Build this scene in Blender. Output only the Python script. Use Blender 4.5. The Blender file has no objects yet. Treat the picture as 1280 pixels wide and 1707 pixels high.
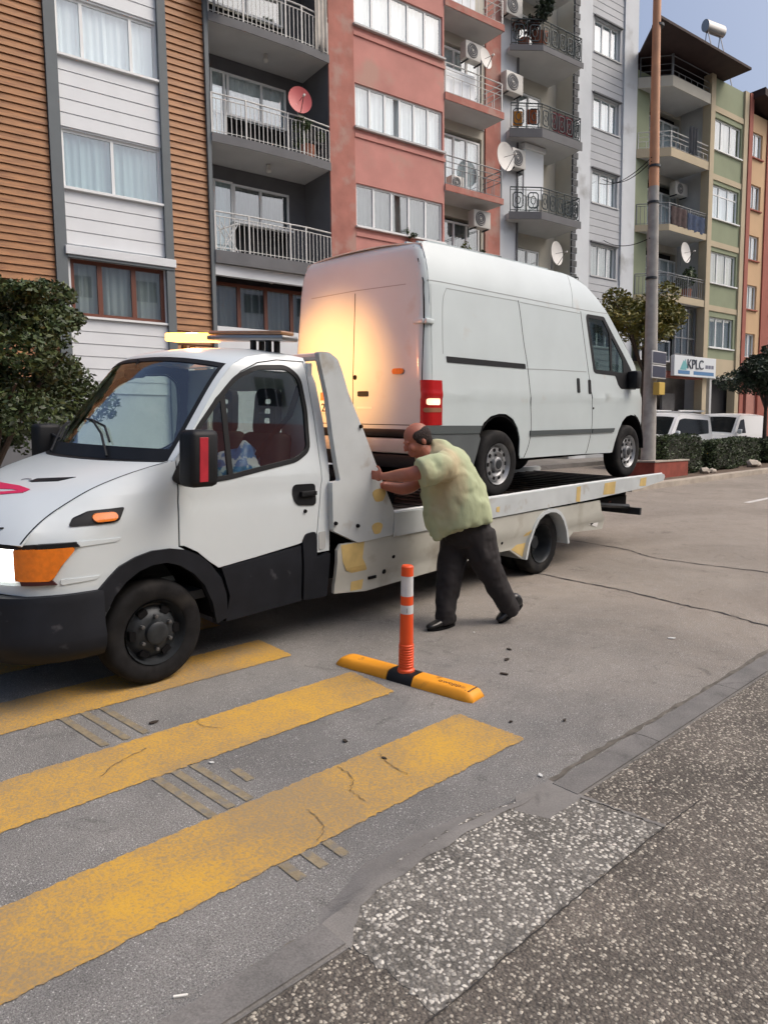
import bpy, bmesh, math, random
from mathutils import Vector, Matrix
from mathutils.geometry import tessellate_polygon
R = math.radians
sc = bpy.context.scene
COL = sc.collection
random.seed(7)

# ------------------------------------------------------------------ camera, sky, sun, exposure
CAM_Z = 1.78
th, pi_, ro = R(46.7), R(5.7), R(0.6)
f0 = Vector((math.cos(th)*math.cos(pi_), math.sin(th)*math.cos(pi_), -math.sin(pi_)))
r0 = Vector((math.sin(th), -math.cos(th), 0)); u0 = r0.cross(f0)
rr = r0*math.cos(ro) - u0*math.sin(ro); uu = r0*math.sin(ro) + u0*math.cos(ro)
cd = bpy.data.cameras.new('camera'); cam = bpy.data.objects.new('camera', cd); COL.objects.link(cam)
cam.matrix_world = Matrix(((rr.x, uu.x, -f0.x, 0), (rr.y, uu.y, -f0.y, 0), (rr.z, uu.z, -f0.z, CAM_Z), (0, 0, 0, 1)))
cd.sensor_fit = 'VERTICAL'; cd.sensor_height = 36; cd.lens = 36*1200/1707; cd.clip_end = 2000; cd.clip_start = 0.05
sc.camera = cam
SUN_EL, SUN_AZ = R(50), R(-50)          # azimuth measured from +X towards +Y
w = bpy.data.worlds.new('World'); sc.world = w; w.use_nodes = True
nt = w.node_tree; nt.nodes.clear()
sky = nt.nodes.new('ShaderNodeTexSky'); sky.sky_type = 'NISHITA'; sky.sun_disc = False
sky.sun_elevation = SUN_EL; sky.sun_rotation = R(90)-SUN_AZ
sky.air_density = 1.0; sky.dust_density = 8.5; sky.ozone_density = 2.6; sky.altitude = 50
bg = nt.nodes.new('ShaderNodeBackground'); bg.inputs[1].default_value = 0.15
wo = nt.nodes.new('ShaderNodeOutputWorld')
nt.links.new(sky.outputs[0], bg.inputs[0]); nt.links.new(bg.outputs[0], wo.inputs[0])
sd = bpy.data.lights.new('sun', 'SUN'); so = bpy.data.objects.new('sun', sd); COL.objects.link(so)
sd.energy = 0.5; sd.angle = R(40); sd.color = (1.0, .93, .84)
dv = Vector((math.cos(SUN_AZ)*math.cos(SUN_EL), math.sin(SUN_AZ)*math.cos(SUN_EL), math.sin(SUN_EL)))
so.rotation_euler = dv.to_track_quat('Z', 'Y').to_euler()
sc.view_settings.view_transform = 'Standard'; sc.view_settings.look = 'None'
sc.view_settings.exposure = 0.32; sc.view_settings.gamma = 1

# ------------------------------------------------------------------ materials
MATS = {}
def mat(name, col, rough=.6, metal=0, spec=.5, var=.0, vscale=4, bump=0, bscale=30, col2=None, thr=(.45, .6), c2scale=3, coat=0, emit=None, es=0, stretch=None, detail=6):
    if name in MATS: return MATS[name]
    m = bpy.data.materials.new(name); m.use_nodes = True; n = m.node_tree.nodes; l = m.node_tree.links
    b = n['Principled BSDF']; b.inputs['Roughness'].default_value = rough; b.inputs['Metallic'].default_value = metal
    b.inputs['Specular IOR Level'].default_value = spec
    if coat: b.inputs['Coat Weight'].default_value = coat; b.inputs['Coat Roughness'].default_value = .08
    b.inputs['Base Color'].default_value = (*col, 1)
    tc = n.new('ShaderNodeTexCoord'); src = tc.outputs['Object']
    if stretch:
        mp = n.new('ShaderNodeMapping'); mp.inputs['Scale'].default_value = stretch; l.new(src, mp.inputs[0]); src = mp.outputs[0]
    cur = None
    if var:
        t = n.new('ShaderNodeTexNoise'); t.inputs['Scale'].default_value = vscale; t.inputs['Detail'].default_value = detail; l.new(src, t.inputs['Vector'])
        cr = n.new('ShaderNodeValToRGB'); cr.color_ramp.elements[0].position = .3; cr.color_ramp.elements[1].position = .7
        cr.color_ramp.elements[0].color = (*[c*(1-var) for c in col], 1); cr.color_ramp.elements[1].color = (*[min(1, c*(1+var*.8)) for c in col], 1)
        l.new(t.outputs[0], cr.inputs[0]); cur = cr.outputs[0]
    if col2:
        t2 = n.new('ShaderNodeTexNoise'); t2.inputs['Scale'].default_value = c2scale; t2.inputs['Detail'].default_value = 8; l.new(src, t2.inputs['Vector'])
        r2 = n.new('ShaderNodeMapRange'); r2.inputs[1].default_value = thr[0]; r2.inputs[2].default_value = thr[1]; l.new(t2.outputs[0], r2.inputs[0])
        mx = n.new('ShaderNodeMix'); mx.data_type = 'RGBA'; l.new(r2.outputs[0], mx.inputs[0])
        if cur: l.new(cur, mx.inputs[6])
        else: mx.inputs[6].default_value = (*col, 1)
        mx.inputs[7].default_value = (*col2, 1); cur = mx.outputs[2]
    if cur: l.new(cur, b.inputs['Base Color'])
    if bump:
        t3 = n.new('ShaderNodeTexNoise'); t3.inputs['Scale'].default_value = bscale; t3.inputs['Detail'].default_value = 5; l.new(src, t3.inputs['Vector'])
        bp = n.new('ShaderNodeBump'); bp.inputs['Strength'].default_value = bump; bp.inputs['Distance'].default_value = .02
        l.new(t3.outputs[0], bp.inputs['Height']); l.new(bp.outputs[0], b.inputs['Normal'])
    if emit: b.inputs['Emission Color'].default_value = (*emit, 1); b.inputs['Emission Strength'].default_value = es
    MATS[name] = m; return m

def glass(name, tint=(.75, .82, .8), refl=.12, rough=.02, ior=1.5):
    if name in MATS: return MATS[name]
    m = bpy.data.materials.new(name); m.use_nodes = True; n = m.node_tree.nodes; l = m.node_tree.links
    n.remove(n['Principled BSDF']); out = n['Material Output']
    tr = n.new('ShaderNodeBsdfTransparent'); tr.inputs[0].default_value = (*tint, 1)
    gl = n.new('ShaderNodeBsdfGlossy'); gl.inputs['Roughness'].default_value = rough; gl.inputs[0].default_value = (.95, .97, 1, 1)
    lw = n.new('ShaderNodeLayerWeight'); lw.inputs[0].default_value = .5
    fr = n.new('ShaderNodeMath'); fr.operation = 'POWER'; l.new(lw.outputs['Facing'], fr.inputs[0]); fr.inputs[1].default_value = 4.5
    ad = n.new('ShaderNodeMath'); ad.operation = 'ADD'; ad.use_clamp = True; ad.inputs[1].default_value = refl+.04; l.new(fr.outputs[0], ad.inputs[0])
    mx = n.new('ShaderNodeMixShader'); l.new(ad.outputs[0], mx.inputs[0]); l.new(tr.outputs[0], mx.inputs[1]); l.new(gl.outputs[0], mx.inputs[2]); l.new(mx.outputs[0], out.inputs[0])
    MATS[name] = m; return m

M_white = mat('van_paint', (.57, .64, .65), .32, spec=.5, var=.05, vscale=2, col2=(.50, .47, .42), thr=(.64, .80), c2scale=2.6, coat=.35)
M_truck = mat('truck_paint', (.62, .68, .705), .30, spec=.5, var=.04, vscale=2, coat=.4)
M_bed = mat('flatbed_paint', (.52, .56, .57), .5, var=.10, vscale=3, col2=(.36, .33, .28), thr=(.6, .74), c2scale=4)
M_primer = mat('yellow_primer', (.60, .44, .17), .7, var=.2, vscale=6)
M_black = mat('black_plastic', (.009, .010, .012), .55, spec=.3, var=.3, vscale=8)
M_trim = mat('worn_black_bumper', (.010, .012, .017), .55, spec=.28, var=.3, vscale=5, col2=(.07, .07, .08), thr=(.64, .74), c2scale=6)
M_gap = mat('dark_gap', (.006, .006, .007), .8, spec=.15)
M_rubber = mat('tyre_rubber', (.010, .010, .011), .8, spec=.25, var=.4, vscale=14, col2=(.035, .032, .028), thr=(.5, .75), c2scale=5)
M_steel = mat('dark_steel', (.035, .04, .045), .5, metal=.4, var=.3, vscale=12)
M_silver = mat('silver_wheel', (.33, .34, .35), .42, metal=.5, var=.25, vscale=10)
M_deck = mat('deck_steel', (.045, .038, .034), .5, metal=.3, var=.5, vscale=7, col2=(.16, .12, .09), thr=(.58, .7), c2scale=6)
M_strip = mat('grey_rub_strip', (.07, .085, .088), .6)
M_quarter = mat('grey_bumper_plastic', (.10, .115, .12), .6, var=.1, vscale=5)
M_red = mat('red_lens', (.45, .01, .012), .2, coat=.8)
M_amber = mat('amber_lens', (.80, .20, .01), .25, coat=.8, var=.15, vscale=30)
M_clear = mat('lit_clear_lens', (.9, .85, .8), .2, emit=(1, .50, .26), es=1.1)
M_head = mat('lit_headlamp', (.9, .9, .86), .2, emit=(1, .97, .88), es=5)
M_beacon = mat('lit_beacon', (1, .4, .05), .3, emit=(1, .40, .07), es=6)
M_beaconoff = mat('dark_beacon_lens', (.33, .17, .08), .2, coat=.6)
M_alu = mat('aluminium', (.35, .34, .33), .35, metal=.9)
M_wglass = glass('windscreen_glass', (.66, .80, .76), .14)
M_vglass = glass('van_side_glass', (.30, .35, .35), .02, ior=1.28)
M_sglass = glass('cab_side_glass', (.80, .86, .84), .13)
M_bglass = glass('house_glass', (.92, .95, .95), .09)
M_dglass = mat('dark_car_glass', (.012, .015, .017), .12, spec=.35)
M_seat = mat('seat_fabric', (.02, .018, .018), .8)
M_dash = mat('dashboard', (.05, .055, .06), .7)

# ------------------------------------------------------------------ geometry helpers
def link(name, me, parent=None):
    o = bpy.data.objects.new(name, me); COL.objects.link(o)
    if parent is not None: o.parent = parent
    return o
def build(name, bm, m, parent=None, smooth=None, recalc=True, split=False):
    if split:      # every loose piece an object of its own
        bm.verts.index_update(); bm.verts.ensure_lookup_table(); seen = set(); out = []
        for v in bm.verts:
            if v.index in seen: continue
            st = [v]; isl = {v.index}
            while st:
                q = st.pop()
                for e in q.link_edges:
                    o_ = e.other_vert(q)
                    if o_.index not in isl: isl.add(o_.index); st.append(o_)
            seen |= isl; nb = bmesh.new(); mp = {}
            for i in sorted(isl): mp[i] = nb.verts.new(bm.verts[i].co)
            for f in {f for i in isl for f in bm.verts[i].link_faces}: nb.faces.new([mp[w_.index] for w_ in f.verts]).material_index = f.material_index
            out.append(build(name, nb, m, parent, smooth, recalc))
        bm.free(); return out[0]
    if recalc: bmesh.ops.recalc_face_normals(bm, faces=bm.faces)
    me = bpy.data.meshes.new(name); bm.to_mesh(me); bm.free()
    for mm in (m if isinstance(m, (list, tuple)) else [m]): me.materials.append(mm)
    if smooth is not None:
        for p in me.polygons: p.use_smooth = True
        if smooth < 180: me.set_sharp_from_angle(angle=R(smooth))
    return link(name, me, parent)
def thing(name, label, cat, frame=None, group=None, loc=None):
    o = bpy.data.objects.new(name, None); COL.objects.link(o); o.empty_display_size = .2
    if frame is not None: o.matrix_world = frame
    if loc is not None: o.location = loc
    o['label'] = label; o['category'] = cat
    if group: o['group'] = group
    return o
def tag(o, label, cat, group=None):
    o['label'] = label; o['category'] = cat
    if group: o['group'] = group
    return o
def struct(o): o['kind'] = 'structure'; return o
def NB(): return bmesh.new()
def box(bm, x0, x1, y0, y1, z0, z1, mi=0, bev=0):
    v = [bm.verts.new(p) for p in ((x0, y0, z0), (x1, y0, z0), (x1, y1, z0), (x0, y1, z0), (x0, y0, z1), (x1, y0, z1), (x1, y1, z1), (x0, y1, z1))]
    fs = [bm.faces.new([v[i] for i in q]) for q in ((0, 3, 2, 1), (4, 5, 6, 7), (0, 1, 5, 4), (1, 2, 6, 5), (2, 3, 7, 6), (3, 0, 4, 7))]
    for f in fs: f.material_index = mi
    if bev:
        es = list({e for f in fs for e in f.edges})
        bmesh.ops.bevel(bm, geom=es, offset=bev, segments=2, affect='EDGES', profile=.5)
    return v
def prism(bm, pts, axis, a, b, mi=0):
    """polygon in the two other axes extruded from a to b along axis"""
    def P(p, q):
        return {'x': (q, p[0], p[1]), 'y': (p[0], q, p[1]), 'z': (p[0], p[1], q)}[axis]
    va = [bm.verts.new(P(p, a)) for p in pts]; vb = [bm.verts.new(P(p, b)) for p in pts]
    n = len(pts); fs = [bm.faces.new(va), bm.faces.new(vb[::-1])]
    for i in range(n): fs.append(bm.faces.new((va[i], va[(i+1) % n], vb[(i+1) % n], vb[i])))
    for f in fs: f.material_index = mi
    return fs
def tube(bm, path, rad, seg=8, mi=0, cap=True):
    path = [Vector(p) for p in path]; n = len(path); rings = []
    rads = rad if isinstance(rad, (list, tuple)) else [rad]*n
    up = None
    for i, p in enumerate(path):
        d = (path[min(i+1, n-1)] - path[max(i-1, 0)]).normalized()
        if up is None:
            up = Vector((0, 0, 1)) if abs(d.z) < .9 else Vector((1, 0, 0))
        a = d.cross(up).normalized(); b = a.cross(d).normalized(); up = b
        rings.append([bm.verts.new(p + (a*math.cos(2*math.pi*k/seg) + b*math.sin(2*math.pi*k/seg))*rads[i]) for k in range(seg)])
    for i in range(n-1):
        for k in range(seg):
            f = bm.faces.new((rings[i][k], rings[i][(k+1) % seg], rings[i+1][(k+1) % seg], rings[i+1][k])); f.material_index = mi
    if cap:
        bm.faces.new(rings[0][::-1]).material_index = mi; bm.faces.new(rings[-1]).material_index = mi
def lathe(bm, prof, c, axis='y', seg=40, mi=0, closed=False, caps=True):
    """prof: list of (radius, offset along axis)"""
    rings = []
    for r, t in prof:
        ring = []
        for k in range(seg):
            a = 2*math.pi*k/seg; ca, sa = math.cos(a)*r, math.sin(a)*r
            p = {'y': (c[0]+ca, c[1]+t, c[2]+sa), 'z': (c[0]+ca, c[1]+sa, c[2]+t), 'x': (c[0]+t, c[1]+ca, c[2]+sa)}[axis]
            ring.append(bm.verts.new(p))
        rings.append(ring)
    for i in range(len(rings)-1 + (1 if closed else 0)):
        A, B = rings[i], rings[(i+1) % len(rings)]
        for k in range(seg):
            bm.faces.new((A[k], A[(k+1) % seg], B[(k+1) % seg], B[k])).material_index = mi
    if not closed and caps:
        for rg, pr in ((rings[0], prof[0]), (rings[-1], prof[-1])):
            if pr[0] > 1e-4: bm.faces.new(rg).material_index = mi
def area(p): return sum(p[i][0]*p[(i+1) % len(p)][1]-p[(i+1) % len(p)][0]*p[i][1] for i in range(len(p)))/2
def offs(pts, d):
    """offset a closed polygon outward by d"""
    s = 1 if area(pts) > 0 else -1; n = len(pts); out = []
    for i in range(n):
        a, b, c = Vector(pts[i-1]), Vector(pts[i]), Vector(pts[(i+1) % n])
        e1, e2 = (b-a).normalized(), (c-b).normalized()
        n1, n2 = Vector((e1.y, -e1.x))*s, Vector((e2.y, -e2.x))*s
        m = (n1+n2); m = m/max(.4, m.dot(n1)) if m.length > 1e-6 else n1
        out.append(tuple(b+m*d))
    return out
def rnd(pts, r, k=4):
    out = []; n = len(pts)
    for i in range(n):
        a, b, c = Vector(pts[i-1]), Vector(pts[i]), Vector(pts[(i+1) % n])
        ra = min(r, (a-b).length*.45); rc = min(r, (c-b).length*.45)
        p, q = b+(a-b).normalized()*ra, b+(c-b).normalized()*rc
        for j in range(k+1):
            t = j/k; out.append(tuple(p*(1-t)**2 + b*2*t*(1-t) + q*t*t))
    return out
def panel(outline, holes, fn, step, thick, mi=0, bm=None):
    """flat polygon with holes, gridded, mapped to 3-D by fn(u, v) and given real thickness"""
    own = bm is None
    tb = bmesh.new()
    loops = [[Vector((p[0], p[1], 0)) for p in outline]] + [[Vector((p[0], p[1], 0)) for p in h] for h in holes]
    vs = [tb.verts.new(p) for lp in loops for p in lp]
    for t in tessellate_polygon(loops):
        try: tb.faces.new([vs[i] for i in t])
        except ValueError: pass
    us = [p[0] for p in outline]; vv = [p[1] for p in outline]
    for ax, lo, hi in ((0, min(us), max(us)), (1, min(vv), max(vv))):
        k = math.floor(lo/step)+1
        while k*step < hi:
            co = [0, 0, 0]; no = [0, 0, 0]; co[ax] = k*step; no[ax] = 1
            bmesh.ops.bisect_plane(tb, geom=tb.verts[:]+tb.edges[:]+tb.faces[:], plane_co=co, plane_no=no, dist=1e-5); k += 1
    for v in tb.verts: v.co = Vector(fn(v.co.x, v.co.y))
    if thick:
        r = bmesh.ops.extrude_face_region(tb, geom=tb.faces[:])
        for g in r['geom']:
            if isinstance(g, bmesh.types.BMVert): g.co += Vector(thick)
    bmesh.ops.recalc_face_normals(tb, faces=tb.faces)
    for f in tb.faces: f.material_index = mi
    if own: return tb
    me = bpy.data.meshes.new('tmp'); tb.to_mesh(me); tb.free(); k = len(bm.faces); bm.from_mesh(me); bpy.data.meshes.remove(me)
    bm.faces.ensure_lookup_table()
    for f in bm.faces[k:]: f.material_index = mi
    return bm
def lerp_tab(tab, x):
    if x <= tab[0][0]: return tab[0][1]
    for (a, p), (b, q) in zip(tab, tab[1:]):
        if x <= b: return p+(q-p)*(x-a)/(b-a)
    return tab[-1][1]
def smooth_list(L, n):
    """Catmull-Rom resample of a list of tuples"""
    out = []; m = len(L)
    for i in range(n+1):
        t = i/n*(m-1); k = min(int(t), m-2); u = t-k
        p0, p1, p2, p3 = L[max(k-1, 0)], L[k], L[k+1], L[min(k+2, m-1)]
        out.append(tuple(.5*(2*b+(c-a)*u+(2*a-5*b+4*c-d)*u*u+(3*b-a-3*c+d)*u**3) for a, b, c, d in zip(p0, p1, p2, p3)))
    return out
def shell(E, C, yc, n=24, p=2.2):
    """surface P(s,t): near edge E (x,y,z) to centre C (x,z), mirrored about yc; s, t in 0..1, -1..1"""
    Es = smooth_list(E, n); Cs = smooth_list(C, n)
    def P(s, t):
        k = min(max(s, 0), 1)*n; i = min(int(k), n-1); u = k-i
        e = [a+(b-a)*u for a, b in zip(Es[i], Es[i+1])]; c = [a+(b-a)*u for a, b in zip(Cs[i], Cs[i+1])]
        a = abs(t)**p; sg = -1 if t < 0 else 1
        return Vector((c[0]+(e[0]-c[0])*a, yc+sg*(yc-e[1])*abs(t), c[1]+(e[2]-c[1])*a))
    return P
def patch(bm, P, s0, s1, t0, t1, ns, ntt, off=0, thick=0, mi=0):
    """grid patch of a shell, offset along its normal, with thickness"""
    def Q(s, t, o):
        e = 1e-3; a = P(s+e, t)-P(s-e, t); b = P(s, min(t+e, 1))-P(s, max(t-e, -1)); nrm = a.cross(b).normalized()
        if nrm.z < 0: nrm = -nrm
        return P(s, t)+nrm*o
    layers = []
    for o in ([off] if not thick else [off, off-thick]):
        layers.append([[bm.verts.new(Q(s0+(s1-s0)*i/ns, t0+(t1-t0)*j/ntt, o)) for j in range(ntt+1)] for i in range(ns+1)])
    for g in layers:
        for i in range(ns):
            for j in range(ntt): bm.faces.new((g[i][j], g[i+1][j], g[i+1][j+1], g[i][j+1])).material_index = mi
    if thick:
        A, B = layers
        bd = [(i, 0) for i in range(ns+1)]+[(ns, j) for j in range(1, ntt+1)]+[(i, ntt) for i in range(ns-1, -1, -1)]+[(0, j) for j in range(ntt-1, 0, -1)]
        for k in range(len(bd)):
            (i, j), (i2, j2) = bd[k], bd[(k+1) % len(bd)]
            bm.faces.new((A[i][j], A[i2][j2], B[i2][j2], B[i][j])).material_index = mi
def text_bm(body, size, depth=.004, sx=1.0):
    cu = bpy.data.curves.new('t', 'FONT'); cu.body = body; cu.size = size; cu.extrude = depth
    o = bpy.data.objects.new('t', cu); COL.objects.link(o); dg = bpy.context.evaluated_depsgraph_get()
    me = bpy.data.meshes.new_from_object(o.evaluated_get(dg)); bpy.data.objects.remove(o); bpy.data.curves.remove(cu)
    bm = bmesh.new(); bm.from_mesh(me); bpy.data.meshes.remove(me)
    for v in bm.verts: v.co.x *= sx
    return bm
def frame(o, h=0, k=0.0, c=0.0, pitch=0):
    z = Vector((-k, -c, 1)).normalized(); x = Vector((math.cos(h), math.sin(h), 0)); x = (x-z*x.dot(z)).normalized(); y = z.cross(x)
    if pitch:
        x = x*math.cos(pitch)+z*math.sin(pitch); z = x.cross(y)
    return Matrix(((x.x, y.x, z.x, o[0]), (x.y, y.y, z.y, o[1]), (x.z, y.z, z.z, o[2]), (0, 0, 0, 1)))

# ------------------------------------------------------------------ street frame (the street rises gently along X and towards the houses)
KX, CY = .012, .04
G = frame((0, 0, 0), 0, KX, CY)
def gz(x, y): return KX*x+CY*y
def sheet(name, pts, m, z, cuts=0):
    bm = NB(); f = bm.faces.new([bm.verts.new((p[0], p[1], z)) for p in pts])
    if f.normal.z < 0 or area(pts) < 0: f.normal_flip()
    o = build(name, bm, m, recalc=False); o.matrix_world = G; return struct(o)

def ground_mat(name, base, col2, speck, sscale, var, patchs=1.2, bump=.5, warm=None, pale=None):
    m = bpy.data.materials.new(name); m.use_nodes = True; n = m.node_tree.nodes; l = m.node_tree.links; b = n['Principled BSDF']
    b.inputs['Roughness'].default_value = .85; b.inputs['Specular IOR Level'].default_value = .3
    tc = n.new('ShaderNodeTexCoord'); src = tc.outputs['Object']
    t = n.new('ShaderNodeTexNoise'); t.inputs['Scale'].default_value = patchs; t.inputs['Detail'].default_value = 8; t.inputs['Roughness'].default_value = .65; l.new(src, t.inputs['Vector'])
    mr = n.new('ShaderNodeMapRange'); mr.inputs[1].default_value = .35; mr.inputs[2].default_value = .65; l.new(t.outputs[0], mr.inputs[0])
    mx = n.new('ShaderNodeMix'); mx.data_type = 'RGBA'; mx.inputs[6].default_value = (*base, 1); mx.inputs[7].default_value = (*col2, 1); l.new(mr.outputs[0], mx.inputs[0])
    cur = mx.outputs[2]
    if warm:   # warm light beyond the truck's shade, painted into the asphalt colour along x
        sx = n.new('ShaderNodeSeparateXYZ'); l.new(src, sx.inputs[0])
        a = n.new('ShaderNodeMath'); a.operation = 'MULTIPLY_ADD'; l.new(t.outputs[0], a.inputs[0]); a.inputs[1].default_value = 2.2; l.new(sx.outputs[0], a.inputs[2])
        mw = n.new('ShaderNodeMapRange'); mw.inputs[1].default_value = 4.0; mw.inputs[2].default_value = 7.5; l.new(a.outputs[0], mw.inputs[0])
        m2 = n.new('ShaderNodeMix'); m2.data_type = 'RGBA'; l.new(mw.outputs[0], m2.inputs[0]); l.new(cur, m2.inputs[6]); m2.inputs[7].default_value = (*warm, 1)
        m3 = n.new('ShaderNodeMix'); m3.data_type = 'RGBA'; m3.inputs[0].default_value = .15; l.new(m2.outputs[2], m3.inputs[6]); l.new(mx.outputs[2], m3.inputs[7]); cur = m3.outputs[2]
    g1 = n.new('ShaderNodeTexNoise'); g1.inputs['Scale'].default_value = .55; g1.inputs['Detail'].default_value = 9; g1.inputs['Roughness'].default_value = .7; g1.inputs['Distortion'].default_value = .6; l.new(src, g1.inputs['Vector'])
    g2 = n.new('ShaderNodeMapRange'); g2.inputs[1].default_value = .36; g2.inputs[2].default_value = .64; g2.inputs[3].default_value = .84; g2.inputs[4].default_value = 1.12; l.new(g1.outputs[0], g2.inputs[0])
    g3 = n.new('ShaderNodeMix'); g3.data_type = 'RGBA'; g3.blend_type = 'MULTIPLY'; g3.inputs[0].default_value = 1; l.new(cur, g3.inputs[6]); l.new(g2.outputs[0], g3.inputs[7]); cur = g3.outputs[2]
    s1 = n.new('ShaderNodeTexNoise'); s1.inputs['Scale'].default_value = 3.6; s1.inputs['Detail'].default_value = 6; s1.inputs['Roughness'].default_value = .75; s1.inputs['Distortion'].default_value = 1.2; l.new(src, s1.inputs['Vector'])
    s2 = n.new('ShaderNodeMapRange'); s2.inputs[1].default_value = .56; s2.inputs[2].default_value = .70; s2.inputs[3].default_value = 1; s2.inputs[4].default_value = .66; l.new(s1.outputs[0], s2.inputs[0])
    s3 = n.new('ShaderNodeMix'); s3.data_type = 'RGBA'; s3.blend_type = 'MULTIPLY'; s3.inputs[0].default_value = 1; l.new(cur, s3.inputs[6]); l.new(s2.outputs[0], s3.inputs[7]); cur = s3.outputs[2]
    f = n.new('ShaderNodeTexNoise'); f.inputs['Scale'].default_value = 130; f.inputs['Detail'].default_value = 4; l.new(src, f.inputs['Vector'])
    fr = n.new('ShaderNodeMapRange'); fr.inputs[1].default_value = .3; fr.inputs[2].default_value = .7; fr.inputs[3].default_value = 1-var; fr.inputs[4].default_value = 1+var; l.new(f.outputs[0], fr.inputs[0])
    mm = n.new('ShaderNodeMix'); mm.data_type = 'RGBA'; mm.blend_type = 'MULTIPLY'; mm.inputs[0].default_value = 1; l.new(cur, mm.inputs[6]); l.new(fr.outputs[0], mm.inputs[7]); cur = mm.outputs[2]
    hgt = f.outputs[0]
    if speck:
        v = n.new('ShaderNodeTexVoronoi'); v.inputs['Scale'].default_value = sscale
        wn = n.new('ShaderNodeTexNoise'); wn.inputs['Scale'].default_value = sscale*.7; l.new(src, wn.inputs['Vector'])
        wa = n.new('ShaderNodeVectorMath'); wa.operation = 'MULTIPLY_ADD'; l.new(wn.outputs['Color'], wa.inputs[0]); wa.inputs[1].default_value = (.9/sscale,)*3; l.new(src, wa.inputs[2]); l.new(wa.outputs[0], v.inputs['Vector'])
        bw = n.new('ShaderNodeSeparateColor'); l.new(v.outputs['Color'], bw.inputs[0])
        dn = n.new('ShaderNodeTexNoise'); dn.inputs['Scale'].default_value = 4.5; dn.inputs['Detail'].default_value = 5; dn.inputs['Roughness'].default_value = .7; l.new(src, dn.inputs['Vector'])
        da = n.new('ShaderNodeMath'); da.operation = 'MULTIPLY_ADD'; l.new(dn.outputs[0], da.inputs[0]); da.inputs[1].default_value = .9; l.new(bw.outputs[0], da.inputs[2])
        st = n.new('ShaderNodeMapRange'); st.inputs[1].default_value = speck[3]+.45; st.inputs[2].default_value = speck[3]+.60; l.new(da.outputs[0], st.inputs[0])
        dm = n.new('ShaderNodeMapRange'); dm.inputs[1].default_value = .62; dm.inputs[2].default_value = .42; l.new(v.outputs['Distance'], dm.inputs[0])
        mu = n.new('ShaderNodeMath'); mu.operation = 'MULTIPLY'; l.new(st.outputs[0], mu.inputs[0]); l.new(dm.outputs[0], mu.inputs[1])
        sv = n.new('ShaderNodeMapRange'); sv.inputs[3].default_value = .30; sv.inputs[4].default_value = 1.25; l.new(bw.outputs[1], sv.inputs[0])
        scx = n.new('ShaderNodeMix'); scx.data_type = 'RGBA'; scx.blend_type = 'MULTIPLY'; scx.inputs[0].default_value = 1; scx.inputs[6].default_value = (*speck[:3], 1); l.new(sv.outputs[0], scx.inputs[7])
        ms = n.new('ShaderNodeMix'); ms.data_type = 'RGBA'; l.new(mu.outputs[0], ms.inputs[0]); l.new(cur, ms.inputs[6]); l.new(scx.outputs[2], ms.inputs[7]); cur = ms.outputs[2]
        iv = n.new('ShaderNodeMath'); iv.operation = 'SUBTRACT'; iv.inputs[0].default_value = 1; l.new(v.outputs['Distance'], iv.inputs[1]); hgt = iv.outputs[0]
    l.new(cur, b.inputs['Base Color'])
    bp = n.new('ShaderNodeBump'); bp.inputs['Strength'].default_value = bump; bp.inputs['Distance'].default_value = .008; l.new(hgt, bp.inputs['Height']); l.new(bp.outputs[0], b.inputs['Normal'])
    return m
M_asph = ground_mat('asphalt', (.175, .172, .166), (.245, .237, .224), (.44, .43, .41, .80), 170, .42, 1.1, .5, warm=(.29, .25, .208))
M_agg = ground_mat('pebble_concrete', (.105, .093, .080), (.16, .14, .12), (.46, .42, .35, .50), 82, .35, 2.2, .9)
M_aggl = ground_mat('pale_pebble_concrete', (.13, .122, .108), (.20, .188, .168), (.58, .55, .49, .36), 66, .35, 3, .9)
M_cem = ground_mat('cement', (.20, .19, .178), (.25, .238, .222), None, 1, .12, 2.5, .25)
M_kerb = ground_mat('kerb_stone', (.15, .145, .138), (.21, .20, .19), None, 1, .18, 4, .3)
M_soil = mat('soil', (.12, .085, .06), .9, var=.3, vscale=6)
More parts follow.
